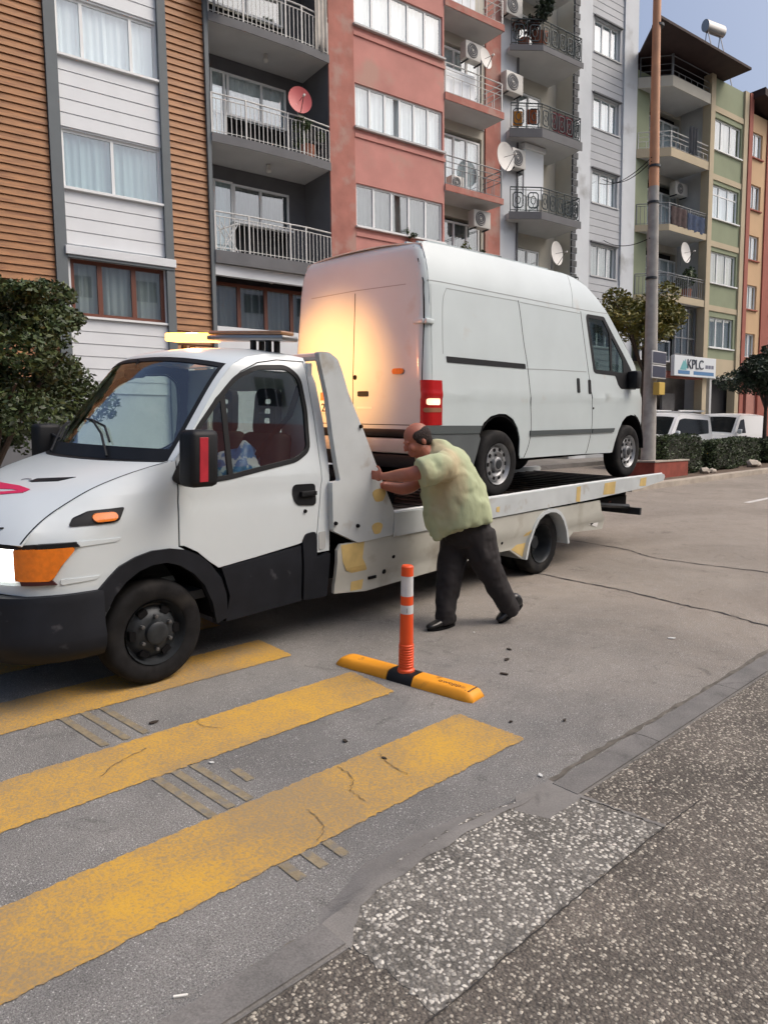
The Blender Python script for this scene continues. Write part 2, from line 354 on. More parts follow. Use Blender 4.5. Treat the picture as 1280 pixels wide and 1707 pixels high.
def marking_mat():
    m = bpy.data.materials.new('worn_yellow_paint'); m.use_nodes = True; n = m.node_tree.nodes; l = m.node_tree.links; b = n['Principled BSDF']; out = n['Material Output']
    b.inputs['Roughness'].default_value = .8; b.inputs['Specular IOR Level'].default_value = .25
    tc = n.new('ShaderNodeTexCoord'); src = tc.outputs['Object']
    t = n.new('ShaderNodeTexNoise'); t.inputs['Scale'].default_value = 1.3; t.inputs['Detail'].default_value = 7; t.inputs['Roughness'].default_value = .6; l.new(src, t.inputs['Vector'])
    cr = n.new('ShaderNodeValToRGB'); e = cr.color_ramp.elements; e[0].position = .34; e[0].color = (.44, .265, .085, 1); e[1].position = .66; e[1].color = (.60, .345, .055, 1); l.new(t.outputs[0], cr.inputs[0])
    f = n.new('ShaderNodeTexNoise'); f.inputs['Scale'].default_value = 75; f.inputs['Detail'].default_value = 5; f.inputs['Roughness'].default_value = .7; l.new(src, f.inputs['Vector'])
    ad = n.new('ShaderNodeMath'); ad.operation = 'MULTIPLY_ADD'; l.new(t.outputs[0], ad.inputs[0]); ad.inputs[1].default_value = .55; l.new(f.outputs[0], ad.inputs[2])
    mr = n.new('ShaderNodeMapRange'); mr.inputs[1].default_value = .64; mr.inputs[2].default_value = .86; l.new(ad.outputs[0], mr.inputs[0])
    mx = n.new('ShaderNodeMix'); mx.data_type = 'RGBA'; mx.inputs[6].default_value = (.30, .225, .13, 1); l.new(mr.outputs[0], mx.inputs[0]); l.new(cr.outputs[0], mx.inputs[7]); l.new(mx.outputs[2], b.inputs['Base Color'])
    bp = n.new('ShaderNodeBump'); bp.inputs['Strength'].default_value = .5; bp.inputs['Distance'].default_value = .008; l.new(f.outputs[0], bp.inputs['Height']); l.new(bp.outputs[0], b.inputs['Normal'])
    # chipped edge: the paint is simply missing there
    ge = n.new('ShaderNodeAttribute'); ge.attribute_name = 'edge'
    e2 = n.new('ShaderNodeTexNoise'); e2.inputs['Scale'].default_value = 28; e2.inputs['Detail'].default_value = 6; l.new(src, e2.inputs['Vector'])
    ea = n.new('ShaderNodeMath'); ea.operation = 'ADD'; l.new(ge.outputs['Fac'], ea.inputs[0]); l.new(e2.outputs[0], ea.inputs[1])
    gt = n.new('ShaderNodeMath'); gt.operation = 'GREATER_THAN'; l.new(ea.outputs[0], gt.inputs[0]); gt.inputs[1].default_value = .60
    tr = n.new('ShaderNodeBsdfTransparent'); ms = n.new('ShaderNodeMixShader'); l.new(gt.outputs[0], ms.inputs[0]); l.new(tr.outputs[0], ms.inputs[1]); l.new(b.outputs[0], ms.inputs[2]); l.new(ms.outputs[0], out.inputs[0])
    return m
M_yel = marking_mat()
M_fade = mat('faded_yellow_paint', (.25, .205, .13), .85, var=.22, vscale=18, col2=(.19, .175, .15), thr=(.50, .62), c2scale=22, bump=.3, bscale=90)
def stripe(name, x0, x1, y0, y1, inset=.02, skew=0, seg=.12, inner=.45, m=None):
    """a painted bar with an 'edge' attribute (0 at the rim, 1 inside) for chipped paint"""
    bm = NB(); lay = bm.verts.layers.float.new('edge')
    xs = [x0, x0+inset]; n = max(1, int((x1-x0-2*inset)/seg)); xs += [x0+inset+(x1-x0-2*inset)*i/n for i in range(1, n)]+[x1-inset, x1]
    ys = [y0, y0+inset, y1-inset, y1]
    g = []
    for i, x in enumerate(xs):
        row = []
        for j, y in enumerate(ys):
            v = bm.verts.new((x+skew*(y-y0)/(y1-y0), y, .004)); v[lay] = 0.0 if i in (0, len(xs)-1) or j in (0, 3) else inner; row.append(v)
        g.append(row)
    for i in range(len(xs)-1):
        for j in range(3): bm.faces.new((g[i][j], g[i+1][j], g[i+1][j+1], g[i][j+1]))
    o = build(name, bm, m or M_yel, recalc=False); o.matrix_world = G; return struct(o)

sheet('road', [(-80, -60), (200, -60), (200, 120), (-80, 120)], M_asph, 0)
for y0, y1, x1, sk in ((2.26, 2.74, 3.19, -.02), (3.23, 3.70, 3.13, .03), (4.24, 4.72, 3.06, .02), (5.24, 5.72, 3.05, 0), (6.24, 6.72, 3.05, 0), (7.2, 7.65, 3.05, 0)):
    stripe('crossing_stripe', -4.5, x1, y0, y1, .02, sk)
for k, (x0, ya, yb, sk) in enumerate([(1.43, 3.73, 4.24, -.04), (1.55, 3.73, 4.24, -.04), (1.66, 3.73, 4.24, -.04), (1.50, 2.74, 3.23, -.03), (1.60, 2.75, 3.23, -.03), (1.70, 2.75, 3.23, -.03), (1.53, 2.13, 2.26, 0), (1.64, 2.13, 2.26, 0), (1.75, 2.13, 2.26, 0), (1.80, 2.9, 3.05, 0)]):
    stripe('faded_marking', x0, x0+.045, ya, yb, .006, sk, .05, m=M_fade)
def ribbon(name, pts, wd, m, z=.0045, jit=.02, seed=1, sub=10):
    rs = random.Random(seed); bm = NB(); P = smooth_list(pts, (len(pts)-1)*sub); L = []
    for i, p in enumerate(P):
        q = P[min(i+1, len(P)-1)]; o = P[max(i-1, 0)]; d = Vector((q[0]-o[0], q[1]-o[1])).normalized(); nn = Vector((-d.y, d.x))
        c = Vector((p[0], p[1]))+nn*rs.uniform(-jit, jit); w_ = wd*rs.uniform(.4, 1.3)/2
        L.append((bm.verts.new((*(c+nn*w_), z)), bm.verts.new((*(c-nn*w_), z))))
    for a, b in zip(L, L[1:]): bm.faces.new((a[0], a[1], b[1], b[0]))
    bmesh.ops.recalc_face_normals(bm, faces=bm.faces)
    for f in bm.faces:
        if f.normal.z < 0: f.normal_flip()
    o = build(name, bm, m, recalc=False); o.matrix_world = G; return struct(o)
M_crack = mat('crack_fill', (.035, .032, .03), .9)
ribbon('road_crack', [(6.74, 4.9), (6.72, 4.14), (6.73, 3.59), (6.64, 3.05), (6.62, 2.59), (6.49, 2.1), (6.5, 1.9)], .028, M_crack, seed=3)
ribbon('road_crack', [(8.9, 5.6), (8.85, 4.75), (8.62, 4.28), (8.64, 3.68), (8.77, 2.91), (8.7, 1.9)], .03, M_crack, seed=4)
for i, pts in enumerate([[(1.98, 3.70), (1.95, 3.62), (2.02, 3.5)], [(2.10, 2.38), (2.12, 2.5), (2.20, 2.58), (2.22, 2.72)], [(2.42, 2.42), (2.43, 2.55), (2.47, 2.68)], [(1.75, 2.28), (1.84, 2.36), (1.86, 2.50)], [(1.30, 3.42), (1.42, 3.50), (1.60, 3.55)]]):
    ribbon('paint_crack', pts, .005, mat('paint_crack_brown', (.15, .11, .065), .9), z=.0075, jit=.007, seed=20+i)
ribbon('gutter_grime', [(2.75, 1.90), (3.3, 1.92), (4, 1.905), (5, 1.90), (6.2, 1.91), (8, 1.90), (12, 1.9)], .035, mat('gutter_dirt', (.125, .112, .094), .95, var=.4, vscale=12), jit=.008, seed=9)
ribbon('gutter_grime', [(-1, 1.87), (0.2, 1.872), (.8, 1.87), (1.2, 1.875), (1.40, 1.88)], .02, MATS['gutter_dirt'], jit=.006, seed=10)
# near pavement, kerbs and the cement ramp (one closed volume each)
def slab(name, pts, z0, z1, m, bev=0):
    bm = NB(); prism(bm, pts, 'z', z0, z1)
    if bev:
        es = [e for e in bm.edges if all(abs(v.co.z-z1) < 1e-6 for v in e.verts)]
        bmesh.ops.bevel(bm, geom=es, offset=bev, segments=3, affect='EDGES')
    o = build(name, bm, m); o.matrix_world = G; return struct(o)
slab('pavement', [(-30, -12), (60, -12), (60, 1.70), (-30, 1.70)], -.1, .034, M_agg)
rj = random.Random(3)
def jag(pts, amp, step=.03):
    out = []
    for i, a in enumerate(pts):
        b_ = pts[(i+1) % len(pts)]; L = math.hypot(b_[0]-a[0], b_[1]-a[1]); n = max(1, int(L/step))
        for k in range(n): out.append((a[0]+(b_[0]-a[0])*k/n+rj.uniform(-amp, amp), a[1]+(b_[1]-a[1])*k/n+rj.uniform(-amp, amp)))
    return out
slab('pavement_patch', jag([(1.44, 1.33), (2.86, 1.33), (2.80, 1.72), (2.62, 1.86), (2.3, 1.93), (1.9, 1.93), (1.62, 1.87), (1.44, 1.80)], .012, .02), -.1, .0365, M_aggl)
slab('cement_fill', jag([(2.56, 1.69), (2.84, 1.69), (2.84, 1.885), (2.60, 1.90), (2.50, 1.83)], .004, .03), -.1, .0372, M_cem)
slab('cement_fill', jag([(1.42, 1.69), (1.50, 1.76), (1.60, 1.84), (1.62, 1.87), (1.50, 1.86), (1.42, 1.85)], .003, .03), -.1, .0388, M_cem)
bmj = [(-2, 1.325), (0, 1.33), (1.4, 1.325), (2.1, 1.33), (2.86, 1.322), (3.2, 1.31)]
ribbon('pavement_crack', bmj, .006, M_crack, z=.0375, jit=.003, seed=31, sub=24)
ribbon('pavement_crack', [(2.87, 1.32), (2.85, 1.5), (2.82, 1.70)], .022, M_cem, z=.0385, jit=.004, seed=32)
for a, b in ((-6, -1.6), (-1.592, .10), (.104, 1.43)):
    slab('kerb', [(a, 1.702), (b, 1.702), (b, 1.85), (a, 1.85)], -.1, .05, M_kerb, .012)
slab('kerb', [(2.81, 1.703), (60, 1.703), (60, 1.855), (2.81, 1.865)], -.1, .040, M_kerb, .014)
for x in (3.62, 4.7, 6.3, 8.1): ribbon('kerb_joint', [(x, 1.705), (x+.01, 1.78), (x, 1.86)], .006, M_crack, z=.0405, jit=.002, seed=int(x*10))
def ramp():
    bm = NB(); rs = random.Random(5); rows = []
    for i in range(33):
        x = 1.415+1.42*i/32; u = i/32
        yo = 1.87+.21*math.sin(min(u*1.15, 1)*math.pi)**.7*(1-.25*u)+.01*math.sin(u*31)+rs.uniform(-.004, .004); yi = 1.80+.06*math.sin(u*math.pi)**.6+.008*math.sin(u*37)
        rows.append([bm.verts.new((x, yi+(yo-yi)*j/5, [.040, .041, .034, .019, .008, -.003][j]*min(1, u*9, (1-u)*9)-(0 if .02 < u < .98 else .004)+rs.uniform(-.001, .001))) for j in range(6)])
    for a, b in zip(rows, rows[1:]):
        for j in range(5): bm.faces.new((a[j], b[j], b[j+1], a[j+1]))
    bmesh.ops.recalc_face_normals(bm, faces=bm.faces)
    for f in bm.faces:
        if f.normal.z < 0: f.normal_flip()
    o = build('cement_ramp', bm, M_cem, smooth=60, recalc=False); o.matrix_world = G; struct(o)
ramp()
sheet('white_line', [(15.6, 5.6), (21, 5.6), (21, 5.72), (15.6, 5.72)], mat('white_paint', (.6, .58, .55), .7, var=.2), .004)
# median island
slab('median', [(15.9, 8.42), (60, 8.42), (60, 10.0), (15.9, 10.0)], -.1, .13, M_soil)
slab('median_kerb', [(15.7, 8.24), (60, 8.24), (60, 8.415), (15.7, 8.415)], -.1, .15, mat('pale_kerb', (.42, .37, .31), .8, var=.2, vscale=3), .02)
slab('median_kerb', [(-30, 8.24), (9, 8.24), (9, 8.415), (-30, 8.415)], -.1, .15, MATS['pale_kerb'], .02)
slab('median', [(-30, 8.42), (9, 8.42), (9, 10.0), (-30, 10.0)], -.1, .13, M_soil)
slab('far_pavement', [(-30, 13.4), (60, 13.4), (60, 30), (-30, 30)], -.1, .14, M_cem, 0)

def drop(name, x, y, bm, m, label, cat, group=None, z=0.0, rot=0):
    o = build(name, bm, m); o.matrix_world = G @ Matrix.Translation((x, y, z)) @ Matrix.Rotation(rot, 4, 'Z'); tag(o, label, cat, group); return o
b = NB(); box(b, -.004, .004, -.022, .022, 0, .007, bev=.002)
drop('cigarette_end', .94, 1.93, b, mat('cig', (.8, .78, .72), .7), 'white cigarette end lying in the gutter by the near kerb', 'cigarette end', z=.001, rot=1.0)
for i, (x, y, s, c) in enumerate([(1.77, 3.83, .035, 0), (2.43, 2.91, .028, 0), (5.55, 2.54, .04, 1), (4.48, 3.70, .02, 1), (3.9, 2.95, .04, 0), (4.15, 3.12, .035, 0), (4.35, 3.25, .03, 0), (3.3, 2.45, .02, 0), (2.9, 1.97, .025, 1), (1.77, 3.18, .02, 1), (3.55, 2.25, .02, 0), (2.45, 2.62, .02, 0)]):
    b = NB(); rs = random.Random(i); pts = [(s*rs.uniform(.5, 1)*math.cos(a*math.pi/4), s*.55*rs.uniform(.5, 1)*math.sin(a*math.pi/4)) for a in range(8)]
    prism(b, pts, 'z', 0, .006 if c == 0 else .004)
    drop('leaf_litter' if c == 0 else 'paper_scrap', x, y, b, mat('dead_leaf', (.035, .025, .018), .9) if c == 0 else mat('paper', (.6, .6, .58), .8),
         'dark flattened leaf or gum spot lying on the road' if c == 0 else 'tiny white paper scrap lying on the road', 'litter', 'dark bits lying on the road' if c == 0 else 'white scraps lying on the road', z=.0045, rot=i*1.3)

# ------------------------------------------------------------------ recovery truck (x runs towards its tail, y away from the camera)
TM = frame((2.038, 4.336, gz(2.038, 4.336)), .0504, KX, CY)
truck = thing('flatbed_recovery_truck', 'white flatbed recovery truck with orange light bar on its cab, carrying a van', 'recovery truck', TM)
YC = .985
def mirr(fn): return lambda u, v: (lambda p: (p[0], 2*YC-p[1], p[2]))(fn(u, v))
SEAM = [(-.74, .115, 1.01), (-.67, .13, 1.08), (-.56, .15, 1.16), (-.42, .15, 1.24), (-.28, .14, 1.31), (-.12, .115, 1.37), (.04, .08, 1.42), (.2, .05, 1.46)]
FR = [(-.86, .42), (-.82, .30), (-.77, .19), (-.72, .125), (-.64, .075), (-.55, .04), (-.46, .022), (-.3, .012), (0, .01)]
def cab_y(x, z):
    base = lerp_tab(FR, x)
    top = .01 + max(0, z-1.32)*.15 + (max(0, z-2.06)/.15)**2*.05
    if x < .25:
        zs = lerp_tab([(p[0], p[2]) for p in SEAM], x); ys = lerp_tab([(p[0], p[1]) for p in SEAM], x)
        k = min(1, max(0, (z-(zs-.26))/.26)); hood = base+(max(ys, base)-base)*k*k
        t = min(1, max(0, (x-.0)/.25)); y = hood*(1-t)+top*t
    else: y = top
    if z < .62: y += (.62-z)*.10
    if 1.13 < z < 1.25: y += .006*math.sin((z-1.13)/.12*math.pi)      # waist crease
    return y
def cabfn(o=0.0): return lambda u, v: (u, cab_y(u, v)+o, v)
ARCH = [(-.40, .62), (-.36, .70), (-.29, .77), (-.22, .83), (-.11, .875), (0.0, .90), (.13, .898), (.24, .875), (.34, .825), (.42, .755), (.50, .65), (.55, .52), (.57, .35)]
ARCHI = [(-.31, .56), (-.26, .65), (-.18, .73), (-.09, .785), (.0, .81), (.10, .81), (.19, .78), (.29, .71), (.37, .62), (.44, .48), (.48, .32)]
fender = [(-.74, 1.0), (-.70, .985), (-.50, .985), (-.505, .975), (-.53, .90), (-.60, .79), (-.70, .775), (-.86, .765), (-.86, .72), (-.62, .70)] + [(-.40, .695)] + ARCH[1:8] + [(.195, .90), (.20, 1.30), (.205, 1.46)] + [(p[0], p[2]) for p in SEAM[::-1]][1:-1]
WIN = rnd([(.36, 1.37), (.46, 1.325), (.62, 1.34), (.90, 1.385), (1.20, 1.43), (1.325, 1.50), (1.335, 1.80), (1.305, 2.03), (1.20, 2.105), (.93, 2.09), (.74, 2.01), (.56, 1.84), (.37, 1.63)], .05, 4)
DOOR = [(.207, .905), (.24, .90), (.34, .845), (.43, .765), (.50, .715), (.80, .745), (1.20, .79), (1.30, .81), (1.385, .85), (1.435, 1.26), (1.415, 1.72), (1.375, 2.155), (1.13, 2.155), (.95, 2.125), (.79, 2.055), (.56, 1.86), (.40, 1.66), (.215, 1.47)]
PILLAR = [(1.392, .70), (1.515, .70), (1.52, 1.26), (1.505, 1.72), (1.47, 2.0), (1.40, 2.17), (1.383, 2.155), (1.423, 1.72), (1.443, 1.26), (1.392, .84)]
# roof rail above the door: between the door edge and the shell edge
ROOFE = [(.205, 1.46), (.33, 1.625), (.46, 1.80), (.60, 1.98), (.72, 2.10), (.86, 2.165), (1.05, 2.20), (1.25, 2.205), (1.40, 2.19)]
RAIL = ROOFE + [(1.40, 2.163), (1.13, 2.163), (.945, 2.133), (.785, 2.063), (.553, 1.868), (.393, 1.668), (.207, 1.475)]
ROOFC = [(-.06, 1.46), (.09, 1.66), (.24, 1.86), (.38, 2.04), (.50, 2.17), (.66, 2.235), (.90, 2.265), (1.15, 2.275), (1.38, 2.265)]
for far in (0, 1):
    F = (lambda o=0.0: mirr(cabfn(o))) if far else cabfn
    th_ = (0, -.012, 0) if far else (0, .012, 0)
    build('fender', panel(fender, [], F(), .06, th_), M_truck, truck, 40)
    d = build('cab_door', panel(DOOR, [WIN], F(), .06, th_), M_truck, truck, 40)
    build('window_seal', panel(offs(WIN, .022), [offs(WIN, -.012)], F(-.004), .08, (0, -.014, 0) if far else (0, .014, 0)), M_black, d, 40)
    build('side_glass', panel(offs(WIN, -.004), [], F(.006), .1, None), M_sglass, d, 60)
    if not far:
        bm = NB(); box(bm, .595, .635, .02, .06, 1.33, 1.9); 
        for v in bm.verts: v.co.y = cab_y(v.co.x, v.co.z)+(.0 if v.co.y < .03 else .02)
        build('quarter_post', bm, M_black, d)
        bm = panel(rnd([(1.155, 1.245), (1.375, 1.24), (1.378, 1.07), (1.19, 1.085), (1.15, 1.15)], .04), [], F(-.006), .1, (0, .01, 0)); box(bm, 1.22, 1.36, cab_y(1.3, 1.16)-.035, cab_y(1.3, 1.16)-.012, 1.15, 1.19, bev=.008)
        for xx, y0 in ((1.23, 0), (1.35, 0)): box(bm, xx-.012, xx+.012, -.025, .01, 1.155, 1.185)
        build('door_handle', bm, M_black, d, 40)
        bm = NB(); lathe(bm, [(.0, -.012), (.013, -.012), (.015, 0)], (1.27, cab_y(1.3, 1.03), 1.035), seg=14); build('door_lock', bm, M_gap, d)
    build('rear_pillar', panel(PILLAR, [], F(), .08, th_), M_truck, truck, 40)
    build('roof_rail', panel(RAIL, [], F(-.001), .05, th_), M_truck, truck, 40)
    # dark jamb behind the shut lines, with the same window opening
    JAMB = [(-.45, .97), (-.3, .86), (0, .93), (.26, .90), (.5, .74), (1.5, .74), (1.49, 1.7), (1.38, 2.16), (1.1, 2.17), (.9, 2.13), (.7, 2.03), (.3, 1.55), (.15, 1.42), (-.1, 1.33), (-.4, 1.2)]
    build('door_jamb', panel(JAMB, [offs(WIN, .004)], F(.016), .12, (0, -.02, 0) if far else (0, .02, 0)), M_gap, truck, 40)
    build('wheel_arch_flare', panel(ARCH + ARCHI[::-1], [], F(-.022), .06, (0, -.05, 0) if far else (0, .05, 0)), M_trim, truck, 40)
    build('sill_panel', panel([(.515, .71), (.80, .735), (1.22, .775), (1.24, .34), (.56, .315), (.585, .5)], [], F(-.012), .08, (0, -.04, 0) if far else (0, .04, 0)), M_trim, truck, 40)
bm = panel(rnd([(1.235, .80), (1.27, .86), (1.36, .87), (1.375, .80), (1.375, .66), (1.51, .69), (1.50, .33), (1.26, .34)], .02), [], cabfn(-.018), .08, (0, .04, 0)); build('step_box', bm, M_trim, truck, 40)
bm = panel(rnd([(1.405, .72), (1.47, .72), (1.475, .86), (1.405, .86)], .015), [], cabfn(-.006), .1, (0, .008, 0)); build('pillar_plate', bm, mat('dull_plate', (.45, .47, .47), .5), truck)
# hood, windscreen, roof
CE = [(x, cab_y(x, z)-.001, z) for x, z in ROOFE]
HP = shell([(p[0], p[1]-.001, p[2]) for p in SEAM], [(-.95, 1.02), (-.885, 1.11), (-.78, 1.20), (-.64, 1.275), (-.50, 1.335), (-.35, 1.385), (-.20, 1.425), (-.06, 1.455)], YC, 24, 2.4)
bm = NB(); patch(bm, HP, 0, .985, -1, 1, 26, 40, 0, .012); hood = build('bonnet', bm, M_truck, truck, 50)
RP = shell(CE, ROOFC, YC, 32, 2.6)
SB, ST = .015, .50
bm = NB()
patch(bm, RP, 0, 1, -1, -.95, 36, 3, 0, .012); patch(bm, RP, 0, 1, .95, 1, 36, 3, 0, .012); patch(bm, RP, ST, 1, -.95, .95, 20, 36, 0, .012)
build('cab_roof', bm, M_truck, truck, 50)
bm = NB(); patch(bm, RP, SB, ST, -.95, .95, 18, 30, -.004, 0); build('windscreen', bm, M_wglass, truck, 60)
bm = NB()
patch(bm, RP, SB, ST, -.955, -.925, 18, 2, .001, .014); patch(bm, RP, SB, ST, .925, .955, 18, 2, .001, .014)
patch(bm, RP, ST-.03, ST+.004, -.955, .955, 2, 30, .001, .014); patch(bm, RP, -.0, SB+.045, -.955, .955, 3, 30, .001, .02)
build('windscreen_seal', bm, M_black, truck, 40)
bm = NB(); patch(bm, HP, .02, .97, -.994, -.984, 30, 1, .0012, .004); build('bonnet_shut_line', bm, M_gap, hood)
# cowl strip between bonnet and glass
bm = NB(); patch(bm, HP, .955, .999, -.97, .97, 2, 30, .004, .02); build('cowl', bm, M_black, truck, 40)
# vents and lettering on the bonnet
def on_hood(name, poly, m, thick=.012, off=.003, parent=hood):
    """poly in bonnet (s,t) space"""
    def q(s, t):
        e = 1e-3; a = HP(s+e, t)-HP(s-e, t); b2 = HP(s, t+e)-HP(s, t-e); nn = a.cross(b2).normalized(); nn = nn if nn.z > 0 else -nn; return HP(s, t)+nn*off
    return build(name, panel(poly, [], q, .05, (0, 0, -thick)), m, parent, 40)
for sg in (-1, 1):
    on_hood('bonnet_vent', [(.56, sg*.42), (.60, sg*.43), (.665, sg*.72), (.60, sg*.66), (.555, sg*.46)], M_black)
M_logo = mat('red_decal', (.62, .02, .10), .4)
LG = [on_hood('bonnet_decal', p, M_logo, .002, .0035) for p in (
    [(.34, -.02), (.50, -.02), (.50, -.42), (.48, -.58), (.45, -.58), (.455, -.42), (.42, -.10), (.37, -.02)],
    [(.28, -.10), (.32, -.12), (.44, -.58), (.462, -.54), (.36, -.12), (.34, -.02), (.28, -.02)])]
on_hood('bonnet_decal', [(.56, -.30), (.575, -.30), (.59, -.34), (.59, -.38), (.575, -.42), (.56, -.42), (.56, -.405), (.572, -.405), (.58, -.375), (.58, -.345), (.572, -.315), (.56, -.315)], mat('grey_decal', (.25, .26, .28), .5), .002, .0035)
bm = NB(); lathe(bm, [(0, .006), (.012, .005), (.014, 0)], tuple(HP(.14, -.78)), axis='z', seg=12); build('washer_jet', bm, M_gap, hood)
# front: grille, headlamps, bumper, undertray
def frx(y): # front plan curve: x at a given y, symmetric
    d = min(y, 2*YC-y); return lerp_tab([(0.02, -.46), (.04, -.55), (.075, -.64), (.125, -.72), (.19, -.77), (.30, -.82), (.42, -.86), (.7, -.92), (YC, -.945)], d)
def front(o): return lambda u, v: (frx(u)+o, u, v)
build('front_panel', panel([(.10, .71), (1.87, .71), (1.87, 1.0), (.12, 1.0)], [], front(.01), .05, (.03, 0, 0)), M_truck, truck, 50)
build('grille', panel([(.55, .79), (1.42, .79), (1.42, .97), (.55, .97)], [], front(-.004), .06, (.02, 0, 0)), M_black, truck, 50)
for far in (0, 1):
    g_ = (lambda o: (lambda u, v: front(o)(2*YC-u, v))) if far else front
    yy = (lambda y: y)
    h = build('headlamp', panel([(.17, .80), (.50, .79), (.50, .985), (.17, .985)], [], g_(-.012), .04, (.05, 0, 0)), M_head, truck, 50)
    build('headlamp_trim', panel([(.10, .985), (.52, .988), (.52, 1.012), (.10, 1.01)], [], g_(-.014), .03, (.04, 0, 0)), M_black, truck, 50)
    # indicator wraps round the corner
    def wrap(u, v, o=0.0, far=far):
        # u: distance along the plan curve from y=.17 back to x=-.44
        pts = [(-.76, .165), (-.73, .125), (-.68, .088), (-.62, .062), (-.55, .036), (-.44, .012)]
        k = min(max(u, 0), 1)*(len(pts)-1); i = min(int(k), len(pts)-2); t = k-i
        p = Vector(pts[i])*(1-t)+Vector(pts[i+1])*t; d = (Vector(pts[i+1])-Vector(pts[i])).normalized(); nn = Vector((-d.y, d.x)); nn = nn if nn.y < 0 else -nn
        q = p+nn*o; y = q.y if not far else 2*YC-q.y; return (q.x, y, v)
    i_ = build('indicator', panel(rnd([(0.0, .802), (.62, .795), (.70, .82), (.93, .965), (.92, .985), (0.0, .985)], .02), [], lambda u, v: wrap(u, v, .014), .08, (.02, -.03 if far else .03, 0)), M_amber, truck, 50)
    build('indicator_trim', panel([(.45, .99), (.98, .985), (.94, 1.012), (.45, 1.012)], [], lambda u, v: wrap(u, v, .014), .1, (.02, -.03 if far else .03, 0)), M_black, i_, 50)
    build('indicator_base', panel([(.15, .775), (.72, .77), (.66, .795), (.12, .80)], [], lambda u, v: wrap(u, v, .012), .1, (.02, -.03 if far else .03, 0)), mat('dark_red_edge', (.05, .01, .012), .5), i_, 50)
# bumper: one profile swept round the plan curve
def bumper():
    bm = NB(); plan = [(-.33, -.012), (-.45, -.008), (-.56, .012), (-.66, .048), (-.75, .10), (-.83, .19), (-.88, .30), (-.92, .45), (-.97, .75), (-.98, YC)]
    plan = smooth_list(plan, 26); plan += [(x, 2*YC-y) for x, y in plan[-2::-1]]
    prof = [(.05, .71), (.0, .705), (-.012, .66), (-.012, .50), (-.03, .44), (-.02, .37), (.02, .31), (.06, .29)]
    rings = []
    for i, (x, y) in enumerate(plan):
        a, c = plan[max(i-1, 0)], plan[min(i+1, len(plan)-1)]; d = Vector((c[0]-a[0], c[1]-a[1])).normalized(); nn = Vector((d.y, -d.x))
        if nn.x > 0 and abs(y-YC) < .5: nn = -nn
        if (y-YC)*nn.y < 0: nn = -nn
        rings.append([bm.verts.new((x-nn.x*o, y-nn.y*o, z)) for o, z in prof])
    for a, c in zip(rings, rings[1:]):
        for j in range(len(prof)-1): bm.faces.new((a[j], c[j], c[j+1], a[j+1]))
    return bm
bp_ = build('front_bumper', bumper(), M_trim, truck, 50)
build('number_plate_holder', panel([(.60, .46), (1.36, .46), (1.36, .58), (.60, .58)], [], front(-.062), .1, (.01, 0, 0)), mat('plate_white', (.7, .72, .72), .4), bp_)
build('side_marker_housing', panel(rnd([(-.485, 1.10), (-.455, 1.145), (-.36, 1.182), (-.155, 1.192), (-.20, 1.115), (-.235, 1.105)], .015), [], cabfn(-.008), .05, (0, .012, 0)), M_black, truck, 50)
build('side_marker_lens', panel(rnd([(-.34, 1.115), (-.36, 1.145), (-.335, 1.168), (-.22, 1.17), (-.205, 1.14), (-.23, 1.118)], .02), [], cabfn(-.02), .05, (0, .014, 0)), M_amber, truck, 50)
# swage lines near the headlamp
for z0, x0, x1 in ((1.0, -.46, -.22), (.785, -.56, -.36)):
    bm = panel(rnd([(x0, z0-.02), (x1, z0-.012), (x1+.03, z0+.008), (x0, z0+.012)], .012), [], cabfn(-.006), .04, (0, .01, 0)); build('fender_swage', bm, M_truck, truck, 40)
# mirror
def mirror(far):
    s = (lambda y: 2*YC-y) if far else (lambda y: y)
    bm = NB(); box(bm, .13, .33, min(s(-.29), s(-.12)), max(s(-.29), s(-.12)), 1.31, 1.665, bev=.035)
    for v in bm.verts: v.co.x += (v.co.z-1.5)*.03
    m = build('wing_mirror', bm, M_black, truck, 50)
    bm = NB(); 
    for zz in (1.40, 1.58): tube(bm, [(.25, s(-.15), zz), (.26, s(-.02), zz-.03), (.28, s(.05), zz-.06)], .014)
    bm = panel(rnd([(.16, 1.34), (.22, 1.30), (.40, 1.33), (.40, 1.62), (.34, 1.56), (.24, 1.47)], .03), [], (mirr(cabfn(-.008)) if far else cabfn(-.008)), .08, (0, .012, 0), bm=bm)
    build('mirror_arm', bm, M_black, m, 50)
    bm = NB(); box(bm, .185, .245, min(s(-.2935), s(-.285)), max(s(-.2935), s(-.285)), 1.345, 1.62, bev=.003)
    for v in bm.verts: v.co.x += (v.co.z-1.5)*.03
    build('red_reflective_tape', bm, mat('red_tape', (.42, .02, .035), .45, var=.2, vscale=12), m)
mirror(0); mirror(1)
# wipers
def wiper(t0, t1, s0=.04):
    bm = NB(); P = lambda s, t, o: RP(s, t)+Vector((-.6, 0, .8))*o
    tube(bm, [P(.0, t0, .02), P(s0+.05, t0+(t1-t0)*.4, .028), P(s0+.10, t1-.1*(t1-t0), .022)], .009, 6)
    tube(bm, [P(s0+.03, t0+(t1-t0)*.15, .012), P(s0+.085, (t0+t1)/2, .015), P(s0+.11, t1, .012), P(s0+.115, t1+(t1-t0)*.25, .012)], .008, 6)
    return bm
build('windscreen_wiper', wiper(-.50, .02), M_black, truck, 60); build('windscreen_wiper', wiper(.42, .86), M_black, truck, 60)
